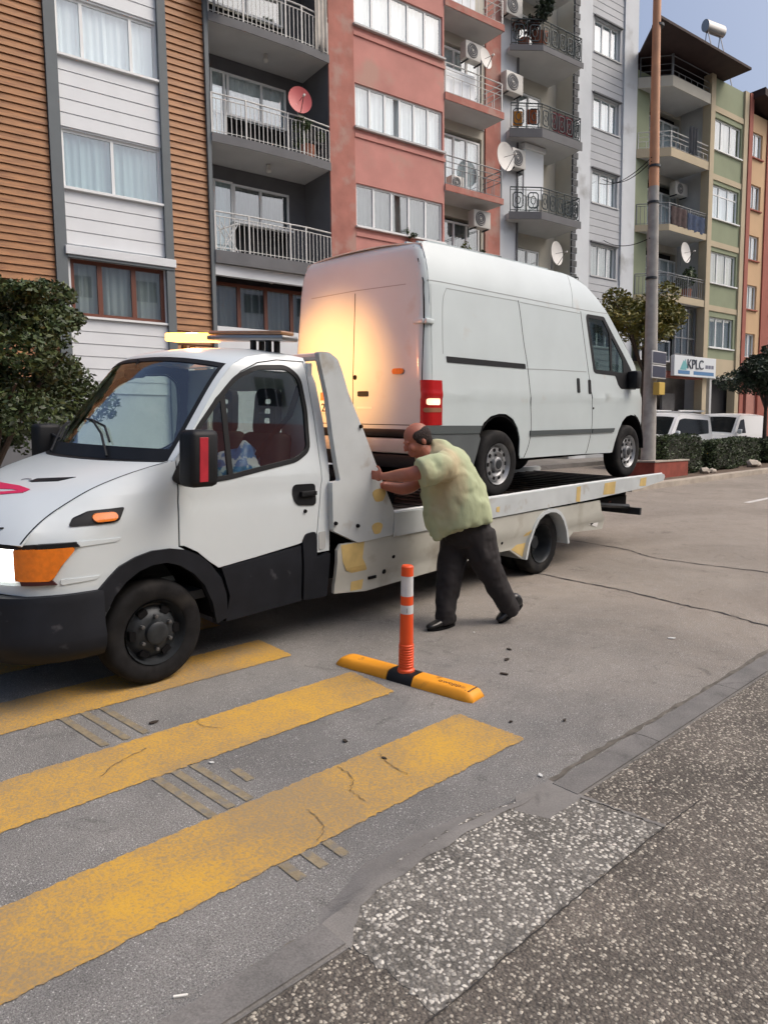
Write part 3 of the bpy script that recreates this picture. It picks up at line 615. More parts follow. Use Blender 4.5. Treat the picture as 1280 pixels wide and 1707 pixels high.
# cab interior and rear wall
bm = NB(); box(bm, 1.40, 1.44, .12, 1.85, .55, 1.28); box(bm, 1.40, 1.44, .12, .45, 1.28, 2.15); box(bm, 1.40, 1.44, 1.52, 1.85, 1.28, 2.15); box(bm, 1.40, 1.44, .45, 1.52, 1.95, 2.15)
build('cab_rear_wall', bm, M_truck, truck)
bm = NB(); box(bm, 1.41, 1.415, .45, 1.52, 1.28, 1.95); build('rear_window', bm, M_sglass, truck)
bm = NB(); box(bm, -.4, 1.40, .10, 1.87, .50, .56); build('cab_floor', bm, M_dash, truck)
bm = NB(); prism(bm, [(.0, 1.30), (.05, 1.41), (.25, 1.43), (.42, 1.36), (.48, 1.2), (.40, .9), (.1, .9)], 'y', .13, 1.84); build('dashboard', bm, M_dash, truck, 30)
bm = NB(); lathe(bm, [(.19+.014*math.cos(a), .014*math.sin(a)) for a in [i*math.pi/4 for i in range(8)]], (0, 0, 0), axis='z', seg=32, closed=True)
tube(bm, [(-.18, 0, 0), (.18, 0, 0)], .015); tube(bm, [(0, 0, 0), (0, 0, -.35)], .03); lathe(bm, [(0, .02), (.06, .015), (.07, -.02)], (0, 0, 0), axis='z', seg=16)
sw = build('steering_wheel', bm, M_black, truck, 60); sw.location = (.56, .46, 1.40); sw.rotation_euler = (0, R(-28), 0)
def seat(y0, y1, head=True):
    bm = NB(); box(bm, .75, 1.25, y0, y1, .85, 1.0, bev=.05); box(bm, 1.12, 1.27, y0, y1, 1.0, 1.62, bev=.05)
    for v in bm.verts:
        if v.co.z > 1.02: v.co.x += (v.co.z-1.0)*.10
    s = build('cab_seat', bm, M_seat, truck, 50)
    if head:
        yc = (y0+y1)/2; bm = NB()
        out = rnd([(yc-.15, 1.60), (yc+.15, 1.60), (yc+.13, 1.96), (yc-.13, 1.96)], .08)
        holes = [rnd([(yc-.075, z), (yc+.075, z), (yc+.07, z+.04), (yc-.07, z+.04)], .015) for z in (1.69, 1.765, 1.84)]
        bm = panel(out, holes, lambda u, v: (1.22+(v-1.6)*.08, u, v), .05, (.06, 0, 0)); build('head_restraint', bm, M_seat, s, 50)
seat(.20, .70); seat(.80, 1.25); seat(1.30, 1.75, False)
bm = NB(); L = [(1.36, .17, 1.98), (1.30, .22, 1.75), (1.10, .32, 1.50), (.98, .45, 1.20), (.98, .55, 1.0)]
for a, c in zip(L, L[1:]):
    v = [bm.verts.new((p[0]+dx, p[1], p[2])) for p, dx in ((a, -.03), (a, .03), (c, .03), (c, -.03))]; bm.faces.new(v)
r_ = bmesh.ops.extrude_face_region(bm, geom=bm.faces[:]); [setattr(g_, 'co', g_.co+Vector((0, .004, 0))) for g_ in r_['geom'] if isinstance(g_, bmesh.types.BMVert)]
build('seat_belt', bm, M_black, truck)
bm = NB(); box(bm, .42, .46, .85, 1.12, 2.02, 2.09, bev=.015); tube(bm, [(.45, .985, 2.08), (.48, .985, 2.16)], .012); build('interior_mirror', bm, M_black, truck, 40)
def blob(bm, c, r, seed, k=.35, sub=3):
    rs = random.Random(seed); t = bmesh.new(); bmesh.ops.create_icosphere(t, subdivisions=sub, radius=1)
    ph = [rs.uniform(0, 6) for _ in range(6)]
    for v in t.verts:
        p = v.co.copy(); d = 1+k*(math.sin(p.x*4+ph[0])*math.sin(p.y*5+ph[1])+.6*math.sin(p.z*7+ph[2]+p.x*5)*math.cos(p.y*8+ph[3]))*.5
        v.co = Vector((p.x*r[0], p.y*r[1], p.z*r[2]))*d+Vector(c)
    me = bpy.data.meshes.new('t'); t.to_mesh(me); t.free(); bm.from_mesh(me); bpy.data.meshes.remove(me)
bm = NB(); blob(bm, (0, 0, .24), (.20, .15, .25), 3, .5)
o = build('plastic_bag', bm, mat('blue_bag', (.03, .16, .38), .4, var=.5, vscale=9, col2=(.55, .6, .62), thr=(.52, .56), c2scale=9), smooth=180)
o.matrix_world = TM @ Matrix.Translation((.98, .42, 1.03)); tag(o, 'crumpled blue and white plastic bag on the seat inside the truck cab', 'bag')
# light bar
bm = NB(); lb = Vector((1.24, .16, 2.325)); le = Vector((1.06, 1.50, 2.40)); dd = (le-lb); L_ = dd.length
lbm = Matrix.Translation(lb) @ dd.to_track_quat('X', 'Z').to_matrix().to_4x4()
def lbox(x0, x1, h=.030, d=.075, z=0.0, bev=.012):
    b_ = NB(); box(b_, x0, x1, -d, d, z-h, z+h, bev=bev); bmesh.ops.transform(b_, matrix=lbm, verts=b_.verts); return b_
lbar = build('light_bar', lbox(-.03, L_*.60, .020, .085, -.004), M_alu, truck, 40)
build('beacon_lens', lbox(L_*.605, L_, .034), M_beacon, lbar, 40)
build('beacon_lens', lbox(0.0, L_*.60, .016, .072, .034), M_beaconoff, lbar, 40)
bm = NB()
for q in (.12, .24, .85):
    p = lb+dd*q; box(bm, p.x-.05, p.x-.02, p.y-.02, p.y+.02, 2.21, 2.325); box(bm, p.x+.03, p.x+.06, p.y-.02, p.y+.02, 2.21, 2.325)
build('light_bar_foot', bm, M_black, lbar, split=True)
ld = bpy.data.lights.new('beacon_light', 'POINT'); lo = bpy.data.objects.new('beacon_light', ld); COL.objects.link(lo); lo.parent = truck
lo.location = (1.12, 1.30, 2.50); ld.energy = 45; ld.color = (1, .32, .14); ld.shadow_soft_size = .05
ld = bpy.data.lights.new('beacon_beam', 'SPOT'); lo = bpy.data.objects.new('beacon_beam', ld); COL.objects.link(lo); lo.parent = truck     # the beacon's reflector throws a beam to the rear
lo.location = (1.16, 1.40, 2.47); lo.rotation_euler = Vector((-1.6, .0, .30)).to_track_quat('Z', 'Y').to_euler(); ld.energy = 300; ld.color = (1, .44, .12); ld.shadow_soft_size = .06; ld.spot_size = R(64); ld.spot_blend = 1

def tyre(r, w_, rim):
    h = w_/2; return [(rim, -h*.80), (rim+.02, -h*.95), (r-.05, -h), (r-.02, -h*.93), (r-.004, -h*.72), (r, -h*.4), (r, h*.4), (r-.004, h*.72), (r-.02, h*.93), (r-.05, h), (rim+.02, h*.95), (rim, h*.80)]
def tyre_bm(c, r, w_, rim, grooves=True):
    bm = NB(); lathe(bm, tyre(r, w_, rim), c, seg=64, caps=False)
    if grooves:
        for dy in (-.25, 0, .25):
            pass
    return bm
def front_wheel(c, r=.345, w_=.205, out=-1, parent=None):
    y0 = c[1]; t = build('road_wheel', tyre_bm(c, r, w_, .212), M_rubber, parent, 40)
    f = out*(w_/2)
    bm = NB(); lathe(bm, [(.212, f*.95), (.205, f*.80), (.195, f*.45), (.18, f*.30), (.165, f*.38), (.150, f*.62), (.10, f*.80), (.078, f*.84), (.075, f*1.12), (.062, f*1.2), (.03, f*1.22), (0.0, f*1.22)], c, seg=48, caps=False)
    rim = build('rim', bm, M_steel, t, 40)
    bm = NB()
    for k in range(6):
        a = 2*math.pi*(k+.5)/6; lathe(bm, [(.013, f*.75), (.013, f*1.05), (0, f*1.08)], (c[0]+math.cos(a)*.11, y0, c[2]+math.sin(a)*.11), seg=6)
    build('wheel_nut', bm, mat('nut_metal', (.12, .12, .12), .5, metal=.4), rim, split=True)
    bm = NB()
    for k in range(6):
        a = 2*math.pi*k/6; prism(bm, rnd([(c[0]+math.cos(a+q)*rr_, c[2]+math.sin(a+q)*rr_) for q, rr_ in ((-.22, .135), (.22, .135), (.19, .178), (-.19, .178))], .015), 'y', y0+f*.30, y0+f*.74)
    build('rim_opening', bm, M_gap, rim, split=True)
def silver_wheel(c, r=.348, w_=.20, out=-1, parent=None):
    y0 = c[1]; t = build('road_wheel', tyre_bm(c, r, w_, .208), M_rubber, parent, 40); f = out*w_/2
    bm = NB(); lathe(bm, [(.213, f*.98), (.207, f*.93), (.196, f*.60), (.186, f*.50), (.176, f*.55), (.165, f*.74), (.125, f*.78), (.105, f*.62), (.075, f*.60), (.070, f*.95), (.060, f*1.02), (0.0, f*1.02)], c, seg=48, caps=False)
    rim = build('rim', bm, M_silver, t, 40)
    bm = NB()
    for k in range(10):
        a = 2*math.pi*k/10; prism(bm, rnd([(c[0]+math.cos(a+q)*rr_, c[2]+math.sin(a+q)*rr_) for q, rr_ in ((-.15, .136), (.15, .136), (.12, .168), (-.12, .168))], .01), 'y', y0+f*.50, y0+f*.80)
    build('rim_opening', bm, M_gap, rim, split=True)
    bm = NB()
    for k in range(5):
        a = 2*math.pi*(k+.3)/5; lathe(bm, [(.012, f*.55), (.012, f*.80), (0, f*.82)], (c[0]+math.cos(a)*.092, y0, c[2]+math.sin(a)*.092), seg=6)
    lathe(bm, [(.055, f*1.0), (.045, f*1.10), (0, f*1.12)], c, seg=20)
    build('wheel_nut', bm, M_steel, rim)
def dual_wheel(c, r=.345, w_=.19, out=-1, parent=None):
    t = build('road_wheel', tyre_bm(c, r, w_, .212), M_rubber, parent, 40); f = out*w_/2
    bm = NB(); lathe(bm, [(.214, f*.98), (.207, f*.90), (.196, f*.5), (.19, -f*.2), (.175, -f*.75), (.12, -f*.8), (.085, -f*.75), (.08, -f*.1), (.065, f*.05), (0, f*.05)], c, seg=48, caps=False)
    rim = build('rim', bm, M_steel, t, 40)
    bm = NB()
    for k in range(6):
        a = 2*math.pi*k/6; lathe(bm, [(.013, -f*.78), (.013, -f*.5), (0, -f*.48)], (c[0]+math.cos(a)*.11, c[1], c[2]+math.sin(a)*.11), seg=6)
    build('wheel_nut', bm, MATS['nut_metal'], rim, split=True)
    bm = tyre_bm((c[0], c[1]-out*.215, c[2]), r, w_, .10); build('inner_tyre', bm, M_rubber, t, 40)
front_wheel((.035, .135, .348), parent=truck); front_wheel((.035, 2*YC-.135, .348), out=1, parent=truck)
dual_wheel((4.72, .13, .346), parent=truck); dual_wheel((4.72, 2*YC-.13, .346), out=1, parent=truck)
# wheel wells, chassis
bm = NB()
for s in (0, 1):
    y0, y1 = (.03, .45) if not s else (2*YC-.45, 2*YC-.03)
    arc = [(.035+.46*math.cos(a), .36+.49*math.sin(a)) for a in [math.pi*k/12 for k in range(13)]]
    arc2 = [(.035+.43*math.cos(a), .36+.46*math.sin(a)) for a in [math.pi*k/12 for k in range(12, -1, -1)]]
    prism(bm, arc+arc2, 'y', y0, y1)
build('wheel_well', bm, M_gap, truck, split=True)
bm = NB(); box(bm, -.6, 6.6, .62, .70, .55, .73); box(bm, -.6, 6.6, 1.27, 1.35, .55, .73); box(bm, -.1, .9, .70, 1.27, .35, .9); box(bm, 4.62, 4.82, .3, 1.67, .28, .42); box(bm, -.05, .12, .2, 1.77, .26, .36)
tube(bm, [(.9, .97, .52), (4.6, .97, .38)], .04); box(bm, 2.0, 2.9, 1.38, 1.8, .36, .7); box(bm, 1.6, 1.95, .3, .6, .38, .66)
build('chassis', bm, M_gap, truck)
# side plate behind the cab (near and far) with headboard
PL = rnd([(1.365, 2.225), (1.47, 2.228), (1.56, 2.18), (1.61, 2.08), (1.67, 1.93), (1.84, 1.63), (2.02, 1.29), (2.205, .955), (2.19, .75), (1.78, .735), (1.51, .86), (1.50, 1.245), (1.585, 1.25), (1.555, 1.36), (1.50, 1.62), (1.455, 1.90), (1.375, 2.17)], .022, 3)
for s in (0, 1):
    y = -.045 if not s else 2*YC-.005
    bm = panel(PL, [], lambda u, v: (u, y, v), .3, (0, .05, 0)); bmesh.ops.remove_doubles(bm, verts=bm.verts, dist=1e-5)
    p_ = build('side_plate', bm, M_bed, truck)
    if not s:
        bm = NB(); 
        for (cx, cz, rx, rz) in ((2.02, 1.105, .075, .062), (2.0, .83, .06, .055)):
            prism(bm, [(cx+rx*math.cos(a)*(1+.15*math.sin(3*a)), cz+rz*math.sin(a)*(1+.12*math.cos(2*a))) for a in [2*math.pi*k/16 for k in range(16)]], 'y', -.0475, -.044)
        build('primer_patch', bm, M_primer, p_, split=True)
        bm = NB()
        for cx, cz in ((1.80, 1.67), (1.77, .875), (1.53, .92)): lathe(bm, [(0, -.02), (.014, -.018), (.016, 0)], (cx, -.045, cz), seg=10)
        build('plate_bolt', bm, M_gap, p_, split=True)
bm = NB(); tube(bm, [(1.47, .0, 2.20), (1.47, 2*YC, 2.20)], .03); box(bm, 1.50, 1.54, .0, 2*YC, .95, 1.22); box(bm, 1.50, 1.53, .3, .36, 1.2, 2.18); box(bm, 1.50, 1.53, 1.6, 1.66, 1.2, 2.18)
build('headboard', bm, M_bed, truck)
# bed
bm = NB()
for s in (0, 1):
    ys = (-.05, .03) if not s else (2*YC-.03, 2*YC+.05)
    out = [(2.195, .735), (2.6, .742), (3.96, .755), (5.74, .775), (7.0, .815), (7.72, .875), (7.76, .93), (7.72, .965), (6.3, .972), (4.8, .962), (3.79, .952), (2.59, .938), (2.205, .94)]
    prism(bm, out, 'y', ys[0], ys[1])
rl = build('side_rail', bm, M_bed, truck)
bm = NB(); L = [(2.205, .0, .945), (3.79, .0, .957), (5.2, 0, .968), (6.3, .0, .977), (7.72, .0, .970)]; tube(bm, [(p[0], -.012, p[2]+random.uniform(-.003, .003)) for p in L], .014, 6); build('rail_lip', bm, mat('pale_lip', (.6, .62, .62), .5), rl, 60)
bm = NB()
for cx, w1, z0, z1 in ((6.10, .16, .80, .955), (5.33, .05, .77, .955), (3.72, .03, .80, .86), (7.05, .10, .84, .955)):
    prism(bm, [(cx-w1, z0+.01), (cx+w1*.9, z0), (cx+w1, z1), (cx-w1*.8, z1-.006)], 'y', -.0525, -.049)
build('primer_patch', bm, M_primer, rl, split=True)
bm = NB(); box(bm, 1.55, 7.68, .03, 2*YC-.03, .86, .895)
for k in range(26):
    xx = 1.8+k*.228; box(bm, xx, xx+.03, .05, 2*YC-.05, .895, .907)
build('deck', bm, M_deck, truck)
bm = NB(); box(bm, 2.25, 2.9, .60, 1.30, .90, 1.02, bev=.01); lathe(bm, [(.10, -.15), (.10, .15)], (2.55, YC, 1.12), seg=20); lathe(bm, [(.15, -.17), (.15, -.15)], (2.55, YC, 1.12), seg=20); lathe(bm, [(.15, .15), (.15, .17)], (2.55, YC, 1.12), seg=20); build('winch', bm, M_gap, truck, 40)
# lower skirt with the rear wheel arch
arc = [(4.28, .235), (4.33, .40), (4.42, .56), (4.51, .655), (4.62, .705), (4.74, .722), (4.86, .71), (4.96, .665), (5.04, .59), (5.11, .47), (5.16, .30)]
SK = [(1.555, .345), (1.91, .305), (2.9, .34), (3.60, .375), (4.02, .37)]+arc+[(5.20, .33), (5.34, .41), (6.05, .37), (6.085, .46), (5.96, .60), (5.90, .742), (4.0, .742), (2.0, .742), (1.60, .742), (1.565, .70)]
bm = panel(SK, [], lambda u, v: (u, -.004-(.03 if v > .53 else .03*max(0, (v-.45)/.08)), v), .10, (0, .03, 0))
sk = build('lower_skirt', bm, mat('cream_skirt', (.47, .47, .42), .55, var=.12, vscale=2.5, col2=(.33, .31, .26), thr=(.56, .7), c2scale=3), truck, 30)
bm = panel(SK, [], lambda u, v: (u, 2*YC+.004, v), .3, (0, -.03, 0)); build('lower_skirt', bm, MATS['cream_skirt'], truck)
bm = NB()
for P_ in ([(1.60, .735), (1.86, .735), (1.84, .60), (1.90, .50), (1.86, .33), (1.73, .335), (1.75, .48), (1.66, .52), (1.62, .6)], [(4.05, .37), (4.30, .25), (4.35, .42), (4.40, .55), (4.28, .52), (4.17, .42)]):
    panel(P_, [], lambda u, v: (u, -.0062-(.03 if v > .53 else .03*max(0, (v-.45)/.08)), v), .06, (0, .002, 0), bm=bm)
build('primer_patch', bm, M_primer, sk, split=True)
bm = NB()
for cx, cz in ((2.12, .44), (2.22, .56), (3.86, .47)): lathe(bm, [(0, -.012), (.02, -.010), (.022, 0)], (cx, -.02 if cz > .5 else -.008, cz), seg=10)
box(bm, 1.93, 2.02, -.02, -.008, .40, .425); build('skirt_latch', bm, M_gap, sk, split=True)
a2 = [(x-4.72, z-.36) for x, z in arc]
bm = NB(); prism(bm, [(4.72+x*1.04, .36+z*1.04+.01) for x, z in a2]+[(4.72+x*.96, .36+z*.96) for x, z in a2[::-1]], 'y', -.05, .50); build('rear_mudguard', bm, M_bed, truck, 30)
bm = NB(); prism(bm, [(5.68, .47), (5.80, .56), (5.99, .57), (5.90, .41)], 'y', -.0105, -.004); ch = build('chevron_plate', bm, mat('white_reflect', (.7, .7, .68), .4), sk)
bm = NB(); prism(bm, [(5.72, .475), (5.80, .50), (5.80, .465), (5.75, .45)], 'y', -.0125, -.009); prism(bm, [(5.84, .555), (5.95, .56), (5.90, .49)], 'y', -.0125, -.009); build('chevron_mark', bm, M_gap, ch, split=True)
# tail: dark ramp slides, under-run bar
bm = NB(); box(bm, 5.9, 7.2, .25, 1.72, .66, .84); box(bm, 6.0, 6.9, .1, .2, .6, .72); build('tail_subframe', bm, M_gap, truck)
bm = NB(); tube(bm, [(5.85, .12, .69), (7.0, .12, .56)], .035, 6); tube(bm, [(5.85, 1.85, .69), (7.0, 1.85, .56)], .035, 6)
prism(bm, [(-.06, .0), (1.98, .0), (1.98, .09), (-.06, .09)], 'x', 6.98, 7.03)
for v in bm.verts:
    if v.co.x > 6.975 and (v.co.z < .2): v.co.z += .46
build('under_run_bar', bm, M_steel, truck, 40)
bm = NB(); box(bm, 6.4, 6.47, .1, 1.87, .62, .68); box(bm, 6.94, 6.965, .5, 1.5, .555, .65); build('tail_lamp_board', bm, mat('dull_red', (.22, .035, .02), .5), truck)

# ------------------------------------------------------------------ cargo van on the bed (x runs towards its nose)
VM = TM @ Matrix.Translation((3.958, .12, .915)) @ Matrix.Rotation(-R(.6), 4, 'Y')
van = thing('cargo_van', 'white panel van with windowless sides parked on the bed of the recovery truck', 'van', VM)
VC = .955
def van_y(x, z):
    y = max(0, z-1.05)*.075
    if z > 2.03: y += ((z-2.03)/.42)**2.0*.085
    if z < 1.05: y += .004
    if z < .66: y += (.66-z)*.06
    if x > 2.9: y += ((x-2.9)/.8)**2*.17
    if 1.0 < z < 1.07: y += -.008*math.sin((z-1.0)/.07*math.pi)
    return y
def vrx(z): return -1.155+max(0, z-1.2)*.045+(max(0, z-2.25)/.2)**2*.05
RC = .085
def vfn(o=0.0): return lambda u, v: (u, van_y(u, v)+o, v)
def vfar(o=0.0): return lambda u, v: (u, 2*VC-van_y(u, v)-o, v)
def V2(far): return vfar if far else vfn
arcR = [(-.38, .62), (-.34, .70), (-.26, .78), (-.15, .84), (-.01, .865), (.13, .86), (.25, .81), (.34, .72), (.395, .60), (.41, .42), (.43, .385)]
arcF = [(2.56, .36), (2.60, .48), (2.68, .64), (2.77, .75), (2.88, .815), (3.02, .835), (3.16, .82), (3.28, .77), (3.38, .68), (3.46, .55), (3.48, .44)]
TOPR = [(-1.045, 2.40), (-1.0, 2.425), (-.5, 2.44), (.5, 2.455), (1.55, 2.46), (1.75, 2.435), (1.94, 2.375), (2.16, 2.24), (2.38, 2.085)]
body_out = [(-1.07, .66), (-.39, .64)]+arcR[1:]+[(1.2, .38), (1.88, .37), (2.5, .355)]+arcF+[(3.60, .44), (3.72, .44), (3.73, .66), (3.66, .88), (3.54, 1.02), (3.39, 1.14), (3.16, 1.46), (2.9, 1.67), (2.6, 1.91)]+TOPR[::-1]+[(-1.05, 1.69), (-1.07, 1.17)]
SIDEWIN = rnd([(1.83, 1.99), (1.85, 2.025), (2.27, 2.03), (2.50, 1.83), (2.78, 1.60), (3.02, 1.39), (3.17, 1.17), (2.70, 1.17), (2.62, 1.22), (2.55, 1.33), (2.02, 1.345), (1.98, 1.37)], .03)
for far in (0, 1):
    Fv = V2(far); dy = -.012 if far else .012
    build('body_side', panel(body_out, [offs(SIDEWIN, -.03)], Fv(), .07, (0, dy, 0)), M_white, van, 35)
    build('door_window_frame', panel(offs(SIDEWIN, .004), [rnd([(1.88, 1.985), (2.24, 1.99), (2.40, 1.84), (2.41, 1.38), (2.03, 1.385)], .02), rnd([(2.455, 1.80), (2.66, 1.62), (2.76, 1.52), (2.76, 1.37), (2.46, 1.38)], .02)], Fv(-.004), .08, (0, dy, 0)), M_black, van, 35)
    build('side_glass', panel(offs(SIDEWIN, -.02), [], Fv(.004), .1, None), M_vglass, van, 60)
    def seam_(name, pts, wd=.006, m=M_gap, o=-.0015, par=van):
        bm = NB(); L = []
        for i, p in enumerate(pts):
            a, c = pts[max(i-1, 0)], pts[min(i+1, len(pts)-1)]; d = Vector((c[0]-a[0], c[1]-a[1])).normalized(); nn = Vector((-d.y, d.x))*wd/2
            q = [(p[0]+nn.x, p[1]+nn.y), (p[0]-nn.x, p[1]-nn.y)]
            L.append([bm.verts.new(Fv(o)(*q[0])), bm.verts.new(Fv(o)(*q[1])), bm.verts.new(Fv(.004)(*q[1])), bm.verts.new(Fv(.004)(*q[0]))])
        for a, c in zip(L, L[1:]):
            for j in range(4): bm.faces.new((a[j], c[j], c[(j+1) % 4], a[(j+1) % 4]))
        bm.faces.new(L[0]); bm.faces.new(L[-1][::-1])
        return build(name, bm, m, par)
    seam_('side_door_seam', smooth_list([(.39, 2.035), (.42, 1.9), (.47, 1.6), (.52, 1.39), (.56, 1.1), (.60, .72), (.57, .52), (.49, .385)], 30), .008)
    seam_('front_door_seam', smooth_list([(1.70, 2.045), (1.75, 1.8), (1.84, 1.4), (1.89, 1.2), (1.95, .9), (1.955, .68), (1.90, .45), (1.86, .375)], 30), .008)
    seam_('roof_gutter', smooth_list([(-1.06, 2.065), (-.8, 2.07), (0, 2.07), (1.49, 2.07), (2.0, 2.072), (2.36, 2.082)], 30), .007, mat('gutter_line', (.30, .32, .33), .6))
    seam_('roof_seam', smooth_list([(1.52, 2.075), (1.54, 2.2), (1.56, 2.33), (1.57, 2.452)], 12), .006, MATS['gutter_line'])
    seam_('panel_swage', [(-.80, 2.02), (-.4, 2.022), (.1, 2.024), (.385, 2.026)], .006, MATS['gutter_line'])
    seam_('panel_swage', [(.42, 2.02), (1.0, 2.018), (1.68, 2.02)], .006, MATS['gutter_line'])
    seam_('panel_swage', [(.50, 1.335), (1.0, 1.345), (1.80, 1.35)], .008, MATS['gutter_line'])
    seam_('panel_swage', smooth_list([(-.80, 2.02), (-.86, 1.9), (-.885, 1.6), (-.89, 1.42)], 12), .006, MATS['gutter_line'])
    if not far:
        bm = panel([(-.84, 1.345), (.485, 1.335), (.475, 1.385), (-.845, 1.40)], [], vfn(-.006), .1, (0, .012, 0)); build('slider_rail', bm, M_black, van)
    build('rub_strip', panel([(.58, .625), (1.94, .62), (1.945, .672), (.575, .68)], [], Fv(-.014), .1, (0, .02 if not far else -.02, 0)), M_strip, van, 40)
    build('rub_strip', panel([(1.965, .62), (2.52, .62), (2.545, .67), (1.968, .672)], [], Fv(-.014), .1, (0, .02 if not far else -.02, 0)), M_strip, van, 40)
    for hx, hz in ((1.60, 1.185), (1.87, 1.175)):
        build('door_handle', panel(rnd([(hx-.03, hz-.085), (hx+.035, hz-.085), (hx+.025, hz+.085), (hx-.035, hz+.085)], .02), [], Fv(-.006), .1, (0, .012 if not far else -.012, 0)), M_black, van, 40)
    if not far:
        bm = NB(); lathe(bm, [(0, -.008), (.012, -.006), (.014, 0)], (1.975, van_y(1.97, .92), .92), seg=10); build('door_lock', bm, M_gap, van)
    # wheel arch lips / wells
    bm = NB()
    for cx, r_ in ((.03, .44), (3.03, .44)):
        pa = [(cx+r_*math.cos(a), .38+(r_+.04)*math.sin(a)) for a in [math.pi*k/12 for k in range(13)]]; pb = [(cx+(r_-.02)*math.cos(a), .38+(r_+.02)*math.sin(a)) for a in [math.pi*k/12 for k in range(12, -1, -1)]]
        y0, y1 = (.02, .42) if not far else (2*VC-.42, 2*VC-.02); prism(bm, pa+pb, 'y', y0, y1)
    build('wheel_well', bm, M_gap, van, split=True)
    # grey rear quarter bumper with its black upper strip
    q = build('rear_quarter_bumper', panel([(-1.16, .70), (-.37, .68), (-.335, .62), (-.37, .5), (-.42, .36), (-.62, .36), (-.95, .42), (-1.14, .52)], [], Fv(-.016), .08, (0, .05 if not far else -.05, 0)), M_quarter, van, 40)
    build('bumper_strip', panel([(-1.165, .69), (-.36, .675), (-.325, .75), (-1.165, .765)], [], Fv(-.024), .08, (0, .04 if not far else -.04, 0)), M_strip, q, 40)
# roof and nose shells
VE = [(-1.045, 0, 2.40), (-.8, 0, 2.433), (-.2, 0, 2.445), (.5, 0, 2.455), (1.1, 0, 2.46), (1.55, 0, 2.46), (1.94, 0, 2.375), (2.38, 0, 2.085)]
VE = [(x, van_y(x, z)-.001, z) for x, _, z in VE]
VR = shell(VE, [(-1.06, 2.45), (-.8, 2.49), (-.2, 2.505), (.5, 2.515), (1.1, 2.52), (1.6, 2.52), (2.1, 2.45), (2.62, 2.20)], VC, 40, 2.6)
bm = NB(); patch(bm, VR, 0, 1, -1, 1, 40, 30, 0, .012); rf = build('van_roof', bm, M_white, van, 50)
bm = NB()
for t in (.55, .74, .88, -.55, -.74, -.88):
    patch(bm, VR, .12, .62, t-.02, t+.02, 16, 2, .020, .022)
build('roof_rib', bm, M_white, rf, 30, split=True)
WE = [(2.38, 0, 2.085), (2.6, 0, 1.91), (2.9, 0, 1.67), (3.16, 0, 1.46), (3.39, 0, 1.14)]
VW = shell([(x, van_y(x, z)-.001, z) for x, _, z in WE], [(2.62, 2.20), (2.85, 1.98), (3.12, 1.72), (3.38, 1.46), (3.62, 1.20)], VC, 24, 2.4)
bm = NB(); patch(bm, VW, 0, 1, -1, -.93, 20, 3, 0, .012); patch(bm, VW, 0, 1, .93, 1, 20, 3, 0, .012); patch(bm, VW, 0, .05, -.93, .93, 3, 20, 0, .012); build('windscreen_surround', bm, M_black, van, 50)
bm = NB(); patch(bm, VW, .05, 1, -.93, .93, 20, 20, -.004); build('windscreen', bm, M_wglass, van, 60)
NE = [(3.39, 0, 1.14), (3.54, 0, 1.02), (3.66, 0, .88), (3.73, 0, .66), (3.72, 0, .44)]
VN = shell([(x, van_y(x, z)-.001, z) for x, _, z in NE], [(3.62, 1.20), (3.82, 1.08), (3.93, .92), (3.98, .66), (3.96, .40)], VC, 24, 2.2)
bm = NB(); patch(bm, VN, 0, 1, -1, 1, 24, 24, 0, .012); build('nose', bm, M_white, van, 50)
# rear wall
def rearfn(o=0.0):
    def f(u, v):
        d = min(u-van_y(-1.0, v), 2*VC-van_y(-1.0, v)-u); x = vrx(v)+o
        if d < RC: k = 1-max(0, d)/RC; x += (1-math.sqrt(max(0, 1-k*k)))*RC
        zt = 2.40+.05*(1-abs((u-VC)/VC)**2.6)
        if v > zt-.09: k = min(1, (v-(zt-.09))/.09); x += (1-math.sqrt(max(0, 1-k*k)))*.07
        return (x, u, v)
    return f
def vy0(z, d=0.0): return van_y(-1.0, z)+d
zs = [.66, .9, 1.17, 1.4, 1.69, 1.9, 2.03, 2.12, 2.2, 2.28, 2.34, 2.40]
near_edge = [(vy0(z, .0), z) for z in zs]; far_edge = [(2*VC-vy0(z, .0), z) for z in zs]
topc = [(VC+(vy0(2.40)-VC)*-1*t, 2.40+.05*(1-abs(t)**2.6)) for t in [(-1+2*k/14) for k in range(1, 14)]]
bm = panel(near_edge+[(VC-(VC-vy0(2.40))*(1-2*k/14), 2.40+.05*(1-abs(1-2*k/14)**2.6)) for k in range(1, 14)]+far_edge[::-1], [], rearfn(), .03, (.012, 0, 0))
rw = build('rear_wall', bm, M_white, van, 40)
def rear_line(name, pts, wd=.007, m=None, par=rw):
    bm = NB(); L = []
    for i, p in enumerate(pts):
        a, c = pts[max(i-1, 0)], pts[min(i+1, len(pts)-1)]; d = Vector((c[0]-a[0], c[1]-a[1])).normalized(); nn = Vector((-d.y, d.x))*wd/2
        A, B_ = (p[0]+nn.x, p[1]+nn.y), (p[0]-nn.x, p[1]-nn.y)
        L.append([bm.verts.new(rearfn(-.0015)(*A)), bm.verts.new(rearfn(-.0015)(*B_)), bm.verts.new(rearfn(.006)(*B_)), bm.verts.new(rearfn(.006)(*A))])
    for a, c in zip(L, L[1:]):
        for j in range(4): bm.faces.new((a[j], c[j], c[(j+1) % 4], a[(j+1) % 4]))
    return build(name, bm, m or MATS['gutter_line'], par)
rear_line('door_seam', [(.955, .75+.08*k) for k in range(17)], .008, M_gap)
rear_line('door_seam', [(.09, 2.035), (.3, 2.045), (.95, 2.055), (1.6, 2.045), (1.82, 2.03)], .007)
rear_line('door_seam', [(.07, .765), (.5, .765), (1.2, .765), (1.84, .765)], .007, M_gap)
